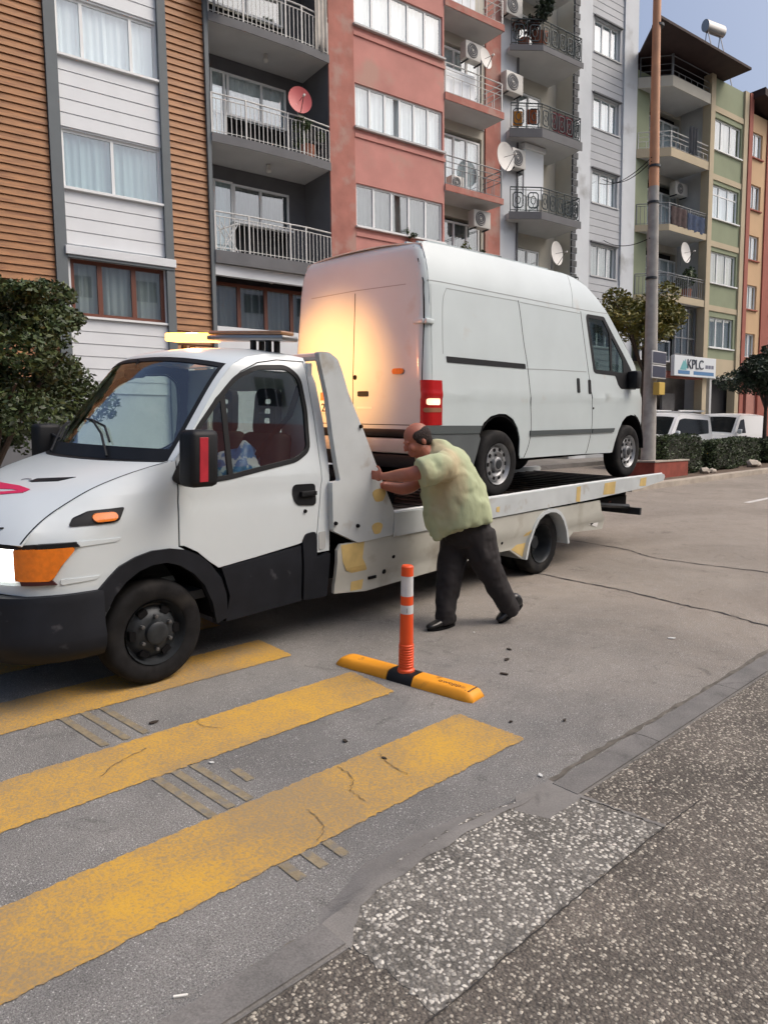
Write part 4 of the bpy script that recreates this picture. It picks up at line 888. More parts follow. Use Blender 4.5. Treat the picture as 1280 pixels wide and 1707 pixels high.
rear_line('door_seam', [(.058, .72), (.06, 1.2), (.075, 1.7), (.10, 2.05), (.16, 2.25), (.24, 2.38)], .007, M_gap)
rear_line('door_seam', [(2*VC-.058, .72), (2*VC-.06, 1.2), (2*VC-.075, 1.7), (2*VC-.10, 2.05)], .007, M_gap)
def on_rear(name, poly, m, o=-.008, th_=.016, par=rw, step=.05): return build(name, panel(poly, [], rearfn(o), step, (th_, 0, 0)), m, par, 40)
on_rear('door_handle', rnd([(.74, 1.035), (.88, 1.035), (.88, 1.085), (.74, 1.085)], .012), M_black, -.012)
on_rear('handle_recess', rnd([(.69, .915), (.90, .915), (.90, .935), (.69, .935)], .006), mat('pale_edge', (.72, .74, .75), .4), -.003)
bm = NB(); lathe(bm, [(0, -.01), (.022, -.008), (.025, 0)], (-1.155, .925, 1.22), axis='x', seg=16); build('door_lock', bm, M_gap, rw)
bm = NB(); lathe(bm, [(0, -.01), (.022, -.008), (.025, 0)], (-1.155, .93, .80), axis='x', seg=16); build('door_lock', bm, M_gap, rw)
on_rear('side_repeater', rnd([(.285, 1.235), (.40, 1.235), (.415, 1.262), (.40, 1.288), (.285, 1.288), (.27, 1.262)], .02), M_amber, -.022, .03)
for z in (1.70,):
    bm = NB(); box(bm, vrx(z)+.005, vrx(z)+.115, -.022+vy0(z), .02+vy0(z), z-.022, z+.022, bev=.008); box(bm, vrx(z)-.012, vrx(z)+.03, .01+vy0(z), .13+vy0(z), z-.02, z+.02, bev=.008); build('door_hinge', bm, M_white, rw, 40)
# tail lamps wrap the rear corners
for far in (0, 1):
    def tl(z0, z1, m, name, par, o=-.012, ua=-.155, ub=.085):
        def f(u, v): # u: distance from the side edge around the corner, negative = on the side wall
            y0 = van_y(-1.0, v)
            if u < 0: p = (vrx(v)+RC-.02-u*1.0, y0+o)
            else:
                a = min(1, u/.11)*math.pi/2; p = (vrx(v)+RC-(RC-o)*math.sin(a)+.0, y0+RC-(RC-o)*math.cos(a))
            return (p[0], p[1] if not far else 2*VC-p[1], v)
        return build(name, panel(rnd([(ua, z0), (ub, z0), (ub, z1), (ua, z1)], .006 if ub > .08 else .02), [], f, .02, (.008, .02 if not far else -.02, 0)), m, par, 50)
    t0 = tl(.765, 1.175, M_red, 'tail_lamp', van); tl(.95, 1.01, M_clear if not far else M_red, 'lamp_lens', t0, -.016, -.12, .05); tl(.885, .925, mat('smoky_amber', (.30, .14, .08), .3), 'lamp_lens', t0, -.015, -.14, .07)
# rear bumper
bm = NB(); box(bm, -1.215, -1.10, .06, 2*VC-.06, .50, .64, bev=.02); rb = build('rear_step_bumper', bm, mat('dull_white', (.42, .43, .42), .5, var=.1), van, 40)
bm = NB(); box(bm, -1.21, -1.12, .04, 2*VC-.04, .655, .725, bev=.015); box(bm, -1.20, -1.11, .08, 2*VC-.08, .36, .488, bev=.015); build('bumper_rubber', bm, M_black, rb, 40)
bm = NB(); box(bm, -1.19, -1.16, .03, .15, .665, .755, bev=.006); build('bracket', bm, mat('pale_plastic', (.5, .5, .48), .5), rb)
bm = NB(); box(bm, -1.1625, -1.1565, 1.15, 1.67, .87, .985); pl = build('number_plate', bm, MATS['plate_white'], rw)
bm = text_bm('2 C', .12, .002); bmesh.ops.transform(bm, matrix=Matrix.Translation((-1.1655, 1.42, .885)) @ Matrix(((0, 0, -1, 0), (-1, 0, 0, 0), (0, 1, 0, 0), (0, 0, 0, 1))), verts=bm.verts); build('plate_lettering', bm, M_gap, pl)
on_rear('door_sticker', [(1.26, 1.0), (1.44, 1.0), (1.44, 1.08), (1.26, 1.08)], mat('orange_sticker', (.75, .2, .08), .5), -.003, .004)
# underside, glass backing and wheels
bm = NB(); box(bm, -1.0, 3.5, .15, 2*VC-.15, .40, .46); box(bm, -.9, 3.3, .45, .55, .30, .40); box(bm, -.9, 3.3, 1.36, 1.46, .30, .40); tube(bm, [(.03, .15, .345), (.03, 1.76, .345)], .05); tube(bm, [(3.03, .2, .33), (3.03, 1.7, .33)], .03)
tube(bm, [(-.9, .6, .32), (.8, .6, .30), (2.4, .8, .34)], .03); build('underbody', bm, M_gap, van)
bm = NB(); box(bm, 1.62, 1.65, .14, 2*VC-.14, .46, 2.02); build('bulkhead', bm, M_dash, van)
bm = NB(); box(bm, 2.1, 2.35, .25, .75, .75, 1.45, bev=.04); box(bm, 2.1, 2.35, 1.0, 1.7, .75, 1.45, bev=.04); build('van_seat', bm, M_seat, van, 40)
bm = NB(); prism(bm, [(2.75, .8), (2.75, 1.12), (2.85, 1.2), (3.4, 1.15), (3.5, .8)], 'y', .16, 2*VC-.16); build('dashboard', bm, M_dash, van)
silver_wheel((.0, .10, .350), parent=van); silver_wheel((.0, 2*VC-.10, .350), out=1, parent=van)
silver_wheel((3.0, .11, .352), parent=van); silver_wheel((3.0, 2*VC-.11, .352), out=1, parent=van)
for cx in (0.0,):
    bm = NB(); prism(bm, [(cx-.50, .20), (cx-.40, .20), (cx-.36, .50), (cx-.46, .55)], 'y', .03, .20); build('mud_flap', bm, M_black, van)
bm = NB(); box(bm, 2.86, 3.0, -.13, .02, 1.17, 1.40, bev=.03); box(bm, 2.9, 2.98, -.03, .1, 1.18, 1.26, bev=.01); build('wing_mirror', bm, M_black, van, 40)
bm = NB(); box(bm, 3.001, 3.02, -.10, -.04, 1.20, 1.24, bev=.005); build('mirror_repeater', bm, M_amber, van, 40)

# ------------------------------------------------------------------ houses across the street (x along the facade, y into the house)
FA = (8, 15.9, .18); FH = R(-7.2)
FM = frame(FA, FH)
M_wood = mat('timber_cladding', (.33, .15, .055), .55, var=.28, vscale=2.2, stretch=(1, 1, 9), col2=(.21, .08, .025), thr=(.52, .66), c2scale=1.4)
M_pil = mat('slate_grey_render', (.125, .145, .155), .7, var=.06, vscale=3)
M_siding = mat('white_siding', (.66, .69, .71), .55, var=.04, vscale=2)
M_dgrey = mat('dark_grey_render', (.13, .133, .14), .8, var=.12, vscale=2)
M_soffit = mat('soffit_grey', (.50, .51, .51), .8, var=.08, vscale=1.5)
M_frame = mat('white_pvc', (.74, .76, .76), .4)
M_brownf = mat('brown_pvc', (.14, .045, .025), .45)
M_pink = mat('salmon_render', (.52, .235, .20), .85, var=.14, vscale=1.2, col2=(.46, .27, .22), thr=(.54, .68), c2scale=1.1, bump=.15, bscale=25)
M_pinkcol = mat('worn_salmon_render', (.40, .165, .13), .9, var=.18, vscale=2.0, col2=(.40, .24, .20), thr=(.50, .64), c2scale=1.8, bump=.2, bscale=18)
M_beige = mat('cream_render', (.52, .50, .43), .85, var=.06, vscale=1.5)
M_cwall = mat('pale_grey_render', (.60, .635, .66), .8, var=.07, vscale=1.1, col2=(.36, .37, .37), thr=(.58, .72), c2scale=.9)
M_cbay = mat('grey_siding', (.42, .44, .46), .7, var=.08, vscale=1.2)
M_stone = mat('dark_quoin', (.07, .075, .08), .7, var=.4, vscale=5)
M_green = mat('green_render', (.25, .285, .185), .85, var=.09, vscale=1)
M_ytrim = mat('ochre_render', (.46, .39, .27), .85, var=.08, vscale=1)
M_orange = mat('peach_render', (.56, .38, .22), .85, var=.07, vscale=1)
M_brick = mat('red_brown_render', (.33, .11, .08), .85, var=.1, vscale=2)
M_roof = mat('dark_roof', (.035, .018, .016), .8, var=.2, vscale=3)
M_rail = mat('rail_metal', (.20, .21, .22), .5, metal=.3)
M_wrail = mat('white_rail', (.55, .55, .53), .5)
M_iron = mat('wrought_iron', (.03, .045, .05), .5, metal=.2)
M_room = mat('room_dark', (.03, .03, .032), .9)
M_acw = mat('ac_casing', (.58, .57, .53), .5, var=.06, vscale=3)
M_dishm = mat('dish_white', (.62, .61, .58), .5, var=.08, vscale=4)
CURT = {k: mat('curtain_'+k, c, .9) for k, c in dict(white=(.78, .82, .84), blue=(.40, .52, .55), grey=(.36, .40, .40), cream=(.62, .58, .48), dim=(.13, .15, .155), bright=(.88, .92, .94)).items()}

class House:
    def __init__(s, name, label, cat, x0, z0=0.2):
        s.x0, s.z0 = x0, z0; s.root = thing(name, label, cat, FM @ Matrix.Translation((x0, 0, z0)))
        s.off = Matrix.Translation((-x0, 0, -z0))
    def b(s, name, bm, m, parent=None, smooth=None, split=False):
        bmesh.ops.transform(bm, matrix=s.off, verts=bm.verts)
        return build(name, bm, m, parent or s.root, smooth, split=split)
    def wall(s, name, x0, x1, z0, z1, y0, y1, holes, m, parent=None):
        """a wall block with rectangular openings (hx0, hx1, hz0, hz1)"""
        bm = NB(); xs = sorted({x0, x1, *[h[0] for h in holes], *[h[1] for h in holes]}); zs_ = sorted({z0, z1, *[h[2] for h in holes], *[h[3] for h in holes]})
        xs = [x for x in xs if x0 <= x <= x1]; zs_ = [z for z in zs_ if z0 <= z <= z1]
        def solid(i, j):
            if not (0 <= i < len(xs)-1 and 0 <= j < len(zs_)-1): return False
            cx, cz = (xs[i]+xs[i+1])/2, (zs_[j]+zs_[j+1])/2
            return not any(h[0] < cx < h[1] and h[2] < cz < h[3] for h in holes)
        V = {}
        def v(i, j, k):
            if (i, j, k) not in V: V[(i, j, k)] = bm.verts.new((xs[i], (y0, y1)[k], zs_[j]))
            return V[(i, j, k)]
        for i in range(len(xs)-1):
            for j in range(len(zs_)-1):
                if not solid(i, j): continue
                bm.faces.new((v(i, j, 0), v(i+1, j, 0), v(i+1, j+1, 0), v(i, j+1, 0))); bm.faces.new((v(i, j, 1), v(i, j+1, 1), v(i+1, j+1, 1), v(i+1, j, 1)))
                if not solid(i-1, j): bm.faces.new((v(i, j, 0), v(i, j+1, 0), v(i, j+1, 1), v(i, j, 1)))
                if not solid(i+1, j): bm.faces.new((v(i+1, j, 0), v(i+1, j, 1), v(i+1, j+1, 1), v(i+1, j+1, 0)))
                if not solid(i, j-1): bm.faces.new((v(i, j, 0), v(i, j, 1), v(i+1, j, 1), v(i+1, j, 0)))
                if not solid(i, j+1): bm.faces.new((v(i, j+1, 0), v(i+1, j+1, 0), v(i+1, j+1, 1), v(i, j+1, 1)))
        return s.b(name, bm, m, parent)
    def siding(s, name, x0, x1, z0, z1, y, n, m, parent=None, lap=.018):
        """lapped boards: each board leans out at its foot"""
        bm = NB(); h = (z1-z0)/n
        for k in range(n):
            a = z0+k*h; prism(bm, [(y-.004-lap, a+.004), (y-.004, a+h-.006), (y+.02, a+h-.006), (y+.02, a+.004)], 'x', x0, x1)
        return s.b(name, bm, m, parent)
    def window(s, x0, x1, z0, z1, y, splits, fm=None, curt='white', sill=True, fw=.055, kind='window', closed=None, trans=None, gl=None):
        fm = fm or M_frame; bm = NB(); d = .06
        box(bm, x0, x0+fw, y, y+d, z0, z1); box(bm, x1-fw, x1, y, y+d, z0, z1)
        box(bm, x0+fw, x1-fw, y, y+d, z0, z0+fw); box(bm, x0+fw, x1-fw, y, y+d, z1-fw, z1)
        xs = [x0+(x1-x0)*t for t in splits]
        for x in xs: box(bm, x-fw*.6, x+fw*.6, y-.004, y+d+.004, z0+fw, z1-fw)
        if trans: box(bm, x0+fw, x1-fw, y+.004, y+d-.004, trans-fw*.4, trans+fw*.4)
        f = s.b(kind, bm, fm)
        if sill:
            bm = NB(); box(bm, x0-.05, x1+.05, y-.16, y+.02, z0-.05, z0-.003); s.b('sill', bm, sill if not isinstance(sill, bool) else fm, f)
        bm = NB(); box(bm, x0+fw*.5, x1-fw*.5, y+.024, y+.032, z0+fw*.5, z1-fw*.5); s.b('pane', bm, gl or M_bglass, f)
        c = NB(); rs = random.Random(int(x0*100+z0*37)); n = max(8, int((x1-x0)/.03)); L = []
        ph = rs.uniform(0, 6)
        for i in range(n+1):
            x = x0+.02+(x1-x0-.04)*i/n; yy = y+.13+.018*math.sin(x*42+ph)+.012*math.sin(x*19+ph*2)+.01*rs.uniform(-1, 1); L.append((c.verts.new((x, yy, z0+.01)), c.verts.new((x, yy, z1-.01))))
        skip = closed or []
        for i, (a, b_) in enumerate(zip(L, L[1:])):
            t = (i+.5)/n
            if any(p < t < q for p, q in skip): continue
            c.faces.new((a[0], b_[0], b_[1], a[1]))
        s.b('curtain', c, CURT[curt], f, 60)
        bm = NB(); box(bm, x0-.02, x1+.02, y+.30, y+.32, z0-.02, z1+.02); s.b('dim_room', bm, M_room, f)
        return f
    def railing(s, pts, z, h, parent, m=None, gap=.11, name='railing', rails=(1.0, .88), r=.008):
        """balusters and rails along a polyline of (x, y)"""
        bm = NB(); m = m or M_rail
        for (xa, ya), (xb, yb) in zip(pts, pts[1:]):
            L = math.hypot(xb-xa, yb-ya); n = max(1, int(L/gap))
            for t in rails: tube(bm, [(xa, ya, z+h*t), (xb, yb, z+h*t)], .018 if t == 1.0 else .012, 6)
            tube(bm, [(xa, ya, z+.06), (xb, yb, z+.06)], .010, 5)
            for i in range(n+1):
                x, y = xa+(xb-xa)*i/n, ya+(yb-ya)*i/n; rr_ = .018 if i % 10 == 0 else r
                box(bm, x-rr_, x+rr_, y-rr_, y+rr_, z+.0, z+h*(1.0 if i % 10 == 0 else rails[-1]))
        return s.b(name, bm, m, parent)
    def ornate(s, pts, z, h, parent, m=None):
        bm = NB()
        for (xa, ya), (xb, yb) in zip(pts, pts[1:]):
            L = math.hypot(xb-xa, yb-ya); ux, uy = (xb-xa)/L, (yb-ya)/L; n = max(1, round(L/.42)); wd = L/n
            P = lambda u, v: (xa+ux*u, ya+uy*u, z+v)
            tube(bm, [P(0, h), P(L, h)], .020, 6); tube(bm, [P(0, .07), P(L, .07)], .014, 6); tube(bm, [P(0, h-.09), P(L, h-.09)], .010, 5)
            for i in range(n+1): tube(bm, [P(wd*i, 0), P(wd*i, h)], .014, 6)
            for i in range(n):
                a, c = wd*i+wd*.18, wd*i+wd*.82; b0, b1 = .15, h-.17; q = wd*.12
                tube(bm, [P(a+q, b0), P(a, b0+q), P(a, b1-q), P(a+q, b1), P(c-q, b1), P(c, b1-q), P(c, b0+q), P(c-q, b0), P(a+q, b0)], .022, 5)
                mx = (a+c)/2; mz = (b0+b1)/2; r1 = wd*.16
                tube(bm, [P(mx+r1*math.cos(t), mz+r1*1.5*math.sin(t)) for t in [math.pi*2*k/10 for k in range(11)]], .016, 5)
                tube(bm, [P(mx, b0), P(mx, mz-r1*1.5)], .009, 5); tube(bm, [P(mx, b1), P(mx, mz+r1*1.5)], .009, 5)
        return s.b('railing', bm, m or M_iron, parent)
def slabbm(pts, z0, z1):
    bm = NB(); prism(bm, pts, 'z', z0, z1); return bm

# ---- A: timber-clad house
A = House('timber_clad_house', 'apartment house clad in brown timber boards with white panel bays and dark grey balconies', 'apartment building', -8, 0)
AT = 17.2
for x0, x1 in ((-7.6, -2.26), (.325, 1.22)):
    A.wall('backing_wall', x0, x1, 0, AT, .06, .4, [], M_dgrey)
    A.siding('timber_cladding', x0, x1, 3.0, AT, .03, int((AT-3)/.152), M_wood, lap=.030)
for x0, x1 in ((-2.25, -2.02), (.125, .315), (1.225, 1.32)):
    A.wall('grey_pilaster', x0, x1, 0, AT, -.07, .4, [], M_pil)
AW = [(-2.0, .11, 12.40, 13.60), (-2.0, .11, 9.72, 10.93), (-2.0, .11, 7.03, 8.24), (-1.95, .11, 4.36, 5.58)]
A.wall('bay_wall', -2.02, .125, 0, AT, .05, .40, AW, M_siding)
for z0, z1, n in ((13.62, 16.9, 11), (10.97, 12.37, 5), (8.27, 9.69, 5), (5.86, 7.0, 4), (2.7, 4.31, 6)):
    A.siding('white_siding', -2.02, .125, z0, z1, .035, n, M_siding, lap=.012)
A.window(-2.0, .11, 12.40, 13.60, .10, (.5,), curt='bright'); A.window(-2.0, .11, 9.72, 10.93, .10, (.25, .74), curt='bright')
A.window(-2.0, .11, 7.03, 8.24, .10, (.5,), curt='blue'); A.window(-1.95, .11, 4.36, 5.58, .12, (.30, .66), fm=M_brownf, curt='grey', fw=.085, sill=M_frame)
bm = NB(); box(bm, -2.06, .34, -.12, .03, 5.62, 5.80, bev=.01); A.b('shutter_box', bm, M_siding); bm = NB(); box(bm, -2.02, .31, -.09, .02, 5.56, 5.617); A.b('shutter_box', bm, M_pil)
# balcony recess
A.wall('recess_wall', 1.32, 5.4, 0, AT, 1.3, 1.5, [(1.9, 4.1, 9.0, 11.03), (1.9, 4.1, 6.35, 8.30), (1.9, 4.1, 11.7, 13.7)], M_dgrey)
A.wall('recess_side_wall', 1.225, 1.32, 0, AT, .42, 1.3, [], M_dgrey); A.wall('recess_side_wall', 4.63, 4.80, 0, AT, .02, 1.29, [], M_dgrey)
for i, (z, hb) in enumerate(((14.05, 14.2), (11.36, 11.54), (8.68, 8.87), (5.90, 6.18))):
    s_ = A.b('balcony_slab', slabbm([(1.325, .0), (1.325, -.10), (2.2, -.16), (3.8, -.16), (4.62, -.06), (4.62, 1.28), (1.325, 1.28)], z, hb-.004), M_soffit)
    bm = NB(); prism(bm, [(1.325, -.11), (2.2, -.17), (3.8, -.17), (4.64, -.07), (4.64, -.05), (3.8, -.15), (2.2, -.15), (1.325, -.09)], 'z', z-.02, hb); A.b('slab_edge', bm, M_dgrey, s_)
    A.railing([(1.34, -.07), (2.2, -.13), (3.8, -.13), (4.62, -.03)], hb, .90, s_, M_wrail if i else M_rail)
    bm = NB(); tube(bm, [(3.1, .5, z-.02), (3.1, .5, z-.10)], .05, 10); lathe(bm, [(0, -.22), (.06, -.2), (.075, -.14), (.05, -.09)], (3.1, .5, z), axis='z', seg=12); A.b('ceiling_lamp', bm, M_acw, s_, 60)
A.window(1.92, 4.08, 9.98, 11.02, 1.26, (.22, .66), curt='bright', sill=False); A.window(1.90, 2.30, 8.9, 11.0, 1.22, (), curt='bright', sill=False, kind='balcony_door')
A.window(2.46, 4.1, 7.33, 8.30, 1.26, (.48,), curt='dim', sill=True); A.window(1.90, 2.44, 6.25, 8.32, 1.24, (), curt='blue', sill=False, kind='balcony_door')
A.window(1.95, 4.05, 12.6, 13.7, 1.26, (.5,), curt='cream', sill=False)
bm = NB(); box(bm, 1.33, 4.62, -.02, .12, 5.62, 5.88); A.b('beam', bm, M_siding)
A.wall('infill_wall', 1.33, 4.62, 0, 4.42, .08, .3, [], M_siding); A.window(1.45, 4.5, 4.42, 5.6, .6, (.25, .5, .75), fm=M_brownf, curt='dim', sill=False, fw=.08)
bm = NB(); box(bm, -7.6, 1.2, .56, 8, 0, AT-.1); box(bm, 1.2, 5.0, 1.72, 8, 0, AT-.1); A.b('core', bm, M_room)
# ---- B: salmon house
B = House('salmon_house', 'apartment house rendered in faded salmon pink with strips of white windows', 'apartment building', 4.65, 0)
BT = 18.5
B.wall('corner_column', 4.645, 5.43, 0, BT, -.03, .5, [], M_pinkcol)
BW = [(5.47, 8.56, z, z+1.13) for z in (14.75, 12.60, 10.0, 7.42, 4.9)]
B.wall('bay_wall', 5.435, 8.62, 0, BT, .0, .35, BW, M_pink)
for (x0, x1, z0, z1), n, cu in zip(BW, (5, 5, 6, 5, 5), ('bright', 'white', 'white', 'dim', 'dim')):
    B.window(x0, x1, z0, z1, .06, [k/n for k in range(1, n)], curt=cu, sill=M_soffit if cu != 'dim' else True)
bm = NB()
for z in (12.42, 9.83, 7.25):
    box(bm, 5.44, 8.64, -.035, -.002, z-.10, z-.0)
B.b('string_course', bm, M_pink, split=True)
B.wall('bay_side_wall', 8.56, 8.62, 0, BT, .36, 1.2, [], M_pink)
B.wall('balcony_back_wall', 8.62, 11.12, 0, BT, .92, 1.2, [(9.3, 11.0, z+.0, z+2.0) for z in (11.75, 9.2, 6.6)], M_beige); B.wall('salmon_pier', 11.13, 11.80, 0, BT, .86, 1.2, [], M_pinkcol)
for i, (z0, z1) in enumerate(((14.06, 14.25), (11.48, 11.68), (8.92, 9.10), (6.3, 6.5))):
    s_ = B.b('balcony_slab', slabbm([(8.625, -.02), (11.0, -.02), (11.0, .85), (11.11, .91), (8.625, .91)], z0, z1), M_soffit)
    bm = NB(); box(bm, 8.625, 11.04, -.05, -.022, z0+.02, z1+.02); box(bm, 11.002, 11.04, -.02, .85, z0+.02, z1+.02); B.b('slab_edge', bm, M_pinkcol, s_)
    B.railing([(8.66, -.0), (10.98, -.0), (10.98, .84)], z1, .86, s_, M_wrail if i < 2 else M_rail, gap=.30, rails=(1.0, .8, .6))
    B.window(9.3, 10.95, z1+.04, z1+1.98, .96, (.33, .66), curt=('white', 'white', 'white', 'dim')[i], sill=False, kind='balcony_door')
    if i in (1, 0):
        bm = NB(); box(bm, 8.70, 9.9, .06, .07, z1+.1, z1+.80); B.b('balcony_screen', bm, CURT['bright'], s_)
bm = NB(); box(bm, 4.7, 8.5, .5, 8, 0, BT-.1); box(bm, 8.5, 11.75, 1.4, 8, 0, BT-.1); B.b('core', bm, M_room)
# ---- C: pale grey house with wrought iron balconies
Cc = House('pale_grey_house', 'tall pale grey apartment house with ornate dark iron balconies and dark quoins', 'apartment building', 11.8, 0)
CT = 20
Cc.wall('left_wall', 11.84, 12.58, 0, CT, .90, 1.3, [], M_cwall)
for z0, z1 in ((16.6, 16.78), (14.10, 14.26), (11.42, 11.68), (8.83, 9.05), (6.2, 6.4)):
    s_ = Cc.b('balcony_slab', slabbm([(12.0, .62), (12.9, .06), (14.86, .06), (15.0, .9), (15.0, 1.68), (12.3, 1.68)], z0+.03, z1), M_soffit)
    bm = NB(); prism(bm, [(11.95, .62), (12.88, .03), (14.90, .03), (14.90, .055), (12.90, .055), (12.0, .64)], 'z', z0, z1+.02); Cc.b('slab_edge', bm, M_dgrey, s_)
    Cc.ornate([(12.0, .60), (12.9, .08), (14.84, .08), (14.88, .86)], z1, .80, s_)
    Cc.window(12.66, 14.6, z1+.02, z1+1.95, 1.68, (.35, .68), curt='grey', sill=False, kind='balcony_door')
Cc.wall('back_wall', 12.58, 15.45, 0, CT, 1.66, 1.9, [(12.66, 14.6, z, z+1.95) for z in (16.8, 14.28, 11.70, 9.07, 6.42)], M_beige)
Cc.wall('recess_side_wall', 15.42, 15.5, 0, CT, .93, 1.65, [], M_beige)
bm = NB(); z = 5.0; k = 0
while z < CT-.3:
    box(bm, 15.44, 15.44+(.20 if k % 2 else .27), .855, .93, z, z+.20); z += .235; k += 1
Cc.b('quoins', bm, M_stone)
Cc.wall('front_wall', 15.45, 16.42, 0, CT, .88, 1.3, [], M_cwall)
CW = [(16.62, 18.12, z, z+1.17) for z in (18.1, 15.55, 12.92, 10.29, 7.66, 5.05)]
Cc.wall('bay_wall', 16.42, 18.30, 0, CT, .94, 1.3, CW, M_cbay)
for z0, z1 in ((16.8, 18.05), (14.15, 15.5), (11.52, 12.87), (8.9, 10.24), (6.3, 7.61), (3.9, 5.0)): Cc.siding('bay_siding', 16.42, 18.30, z0, z1, .93, 5, M_cbay, lap=.01)
for (x0, x1, z0, z1), cu in zip(CW, ('bright', 'bright', 'bright', 'bright', 'grey', 'dim')): Cc.window(x0, x1, z0, z1, 1.05, (.38, .72), curt=cu, sill=M_soffit)
bm = NB()
for _, _, z0, z1 in CW: box(bm, 16.56, 18.2, .86, .935, z1+.01, z1+.06)
Cc.b('window_hood', bm, M_dgrey, split=True)
Cc.wall('right_wall', 18.30, 19.12, 0, CT, .86, 1.3, [], M_cwall)
bm = NB(); box(bm, 11.9, 15.4, 2.1, 9, 0, CT-.1); box(bm, 15.5, 19.05, 1.45, 9, 0, CT-.1); Cc.b('core', bm, M_room)
bm = NB(); tube(bm, [(12.60, .86, 2), (12.60, .86, 17)], .035, 8); Cc.b('drain_pipe', bm, M_dgrey)
bm = NB(); box(bm, 12.75, 13.7, .7, .78, 9.75, 11.3); Cc.b('sun_blind', bm, CURT['white']); bm = NB(); box(bm, 12.70, 13.75, .62, .80, 11.25, 11.42, bev=.02); Cc.b('blind_box', bm, M_frame)
# ---- D: green house
D = House('green_house', 'green apartment house with ochre bands, angled balconies and a dark overhanging roof', 'apartment building', 19.1, 0)
DT = 16.2
D.wall('left_wall', 19.13, 19.95, 0, 15.6, .88, 1.3, [], M_green)
D.wall('back_wall', 19.95, 23.6, 0, 15.3, 1.45, 1.7, [(20.3, 22.9, z, z+1.9) for z in (12.95, 10.15, 7.45)], M_beige)
D.wall('recess_side_wall', 23.0, 23.1, 0, 15.3, .32, 1.44, [], M_soffit)
for i, (z0, z1) in enumerate(((14.93, 15.30), (12.38, 12.68), (9.62, 9.84), (6.95, 7.2))):
    s_ = D.b('balcony_slab', slabbm([(19.2, .87), (20.1, .0), (22.72, .0), (22.72, 1.44), (19.3, 1.44)], z0, z1-.10), M_soffit)
    bm = NB(); prism(bm, [(19.16, .87), (20.08, -.03), (22.74, -.03), (22.74, -.0), (20.10, .0), (19.2, .90)], 'z', z0-.02, z1); D.b('slab_edge', bm, M_ytrim if i else M_beige, s_)
    if i: D.railing([(19.25, .87), (20.12, .02), (22.70, .02)], z1, .62 if i == 1 else .8, s_, M_wrail if i == 1 else M_rail, gap=.3 if i == 1 else .14, rails=(1.0, .72, .45) if i == 1 else (1.0, .9))
    if i: D.window(20.35, 22.85, z1+.05, z1+1.85, 1.42, (.3, .55, .8), curt='white', sill=False, trans=z1+1.35)
D.wall('pier', 22.73, 23.04, 0, 16.1, -.06, .3, [], M_ytrim); D.wall('pier', 25.34, 25.66, 0, 16.1, -.06, .3, [], M_ytrim)
DW = [(23.08, 25.25, 13.30, 14.55), (23.08, 25.20, 10.60, 11.95), (23.12, 25.2, 8.0, 9.28), (23.25, 25.15, 5.36, 6.62)]
D.wall('bay_wall', 23.045, 25.335, 4.9, 16.05, .02, .3, DW, M_green)
bm = NB()
for z in (14.75, 12.10, 9.45, 6.85): box(bm, 23.045, 25.335, -.02, .018, z, z+.22)
D.b('ochre_band', bm, M_ytrim, split=True)
D.wall('lower_wall', 23.045, 25.335, 4.15, 4.9, .015, .3, [], M_ytrim)
for (x0, x1, z0, z1), cu in zip(DW, ('cream', 'white', 'cream', 'grey')): D.window(x0, x1, z0, z1, .10, (.33, .66), curt=cu, trans=(z0+(z1-z0)*.72) if cu == 'white' else None)
bm = slabbm([(17.5, -1.05), (23.85, -1.05), (23.85, 6.5), (19.16, 6.5), (19.16, .84)], 16.12, 16.21)
D.b('roof', bm, M_roof)
bm = NB(); box(bm, 19.95, 22.72, .9, 1.2, 15.3, 16.11); box(bm, 19.4, 23.6, 1.21, 6, 15.3, 16.11); D.b('attic_wall', bm, M_roof)
bm = NB(); tube(bm, [(20.15, .05, 15.3), (20.15, .05, 16.11)], .05, 6); D.railing([(19.3, .87), (20.12, .04), (22.7, .04)], 15.3, .75, None, M_rail, gap=.4, rails=(1.0, .6, .3)); D.b('attic_post', bm, M_rail)
bm = NB(); box(bm, 19.95, 22.9, 1.75, 9, 0, 15.2); box(bm, 23.1, 25.6, .45, 9, 0, 16.1); D.b('core', bm, M_room)
# lower floors: glazed bay over a dark shop front
D.window(19.2, 21.2, 4.65, 5.5, .5, (.5,), curt='dim', sill=False); D.window(21.2, 22.65, 4.95, 6.9, .30, (.35, .66), fm=M_rail, curt='dim', sill=False, trans=5.65); D.window(19.3, 21.15, 5.62, 6.9, .5, (.3, .6), fm=M_rail, curt='dim', sill=False)
bm = NB(); box(bm, 19.15, 22.72, -.05, .3, 3.98, 4.22); D.b('shop_canopy', bm, M_brick)
bm = NB(); box(bm, 19.15, 25.6, .9, 1.0, 0, 4.1); D.b('shop_back_wall', bm, mat('dark_shop', (.10, .09, .08), .8, var=.5, vscale=1.5))
bm = NB(); box(bm, 23.4, 25.3, -.05, .4, 4.05, 4.14); box(bm, 23.4, 23.55, .0, .3, .3, 4.05); D.b('shop_frame', bm, M_soffit)
D.wall('shutter', 20.9, 21.8, .3, 3.4, .6, .7, [], mat('shutter_grey', (.16, .155, .15), .7, var=.2))
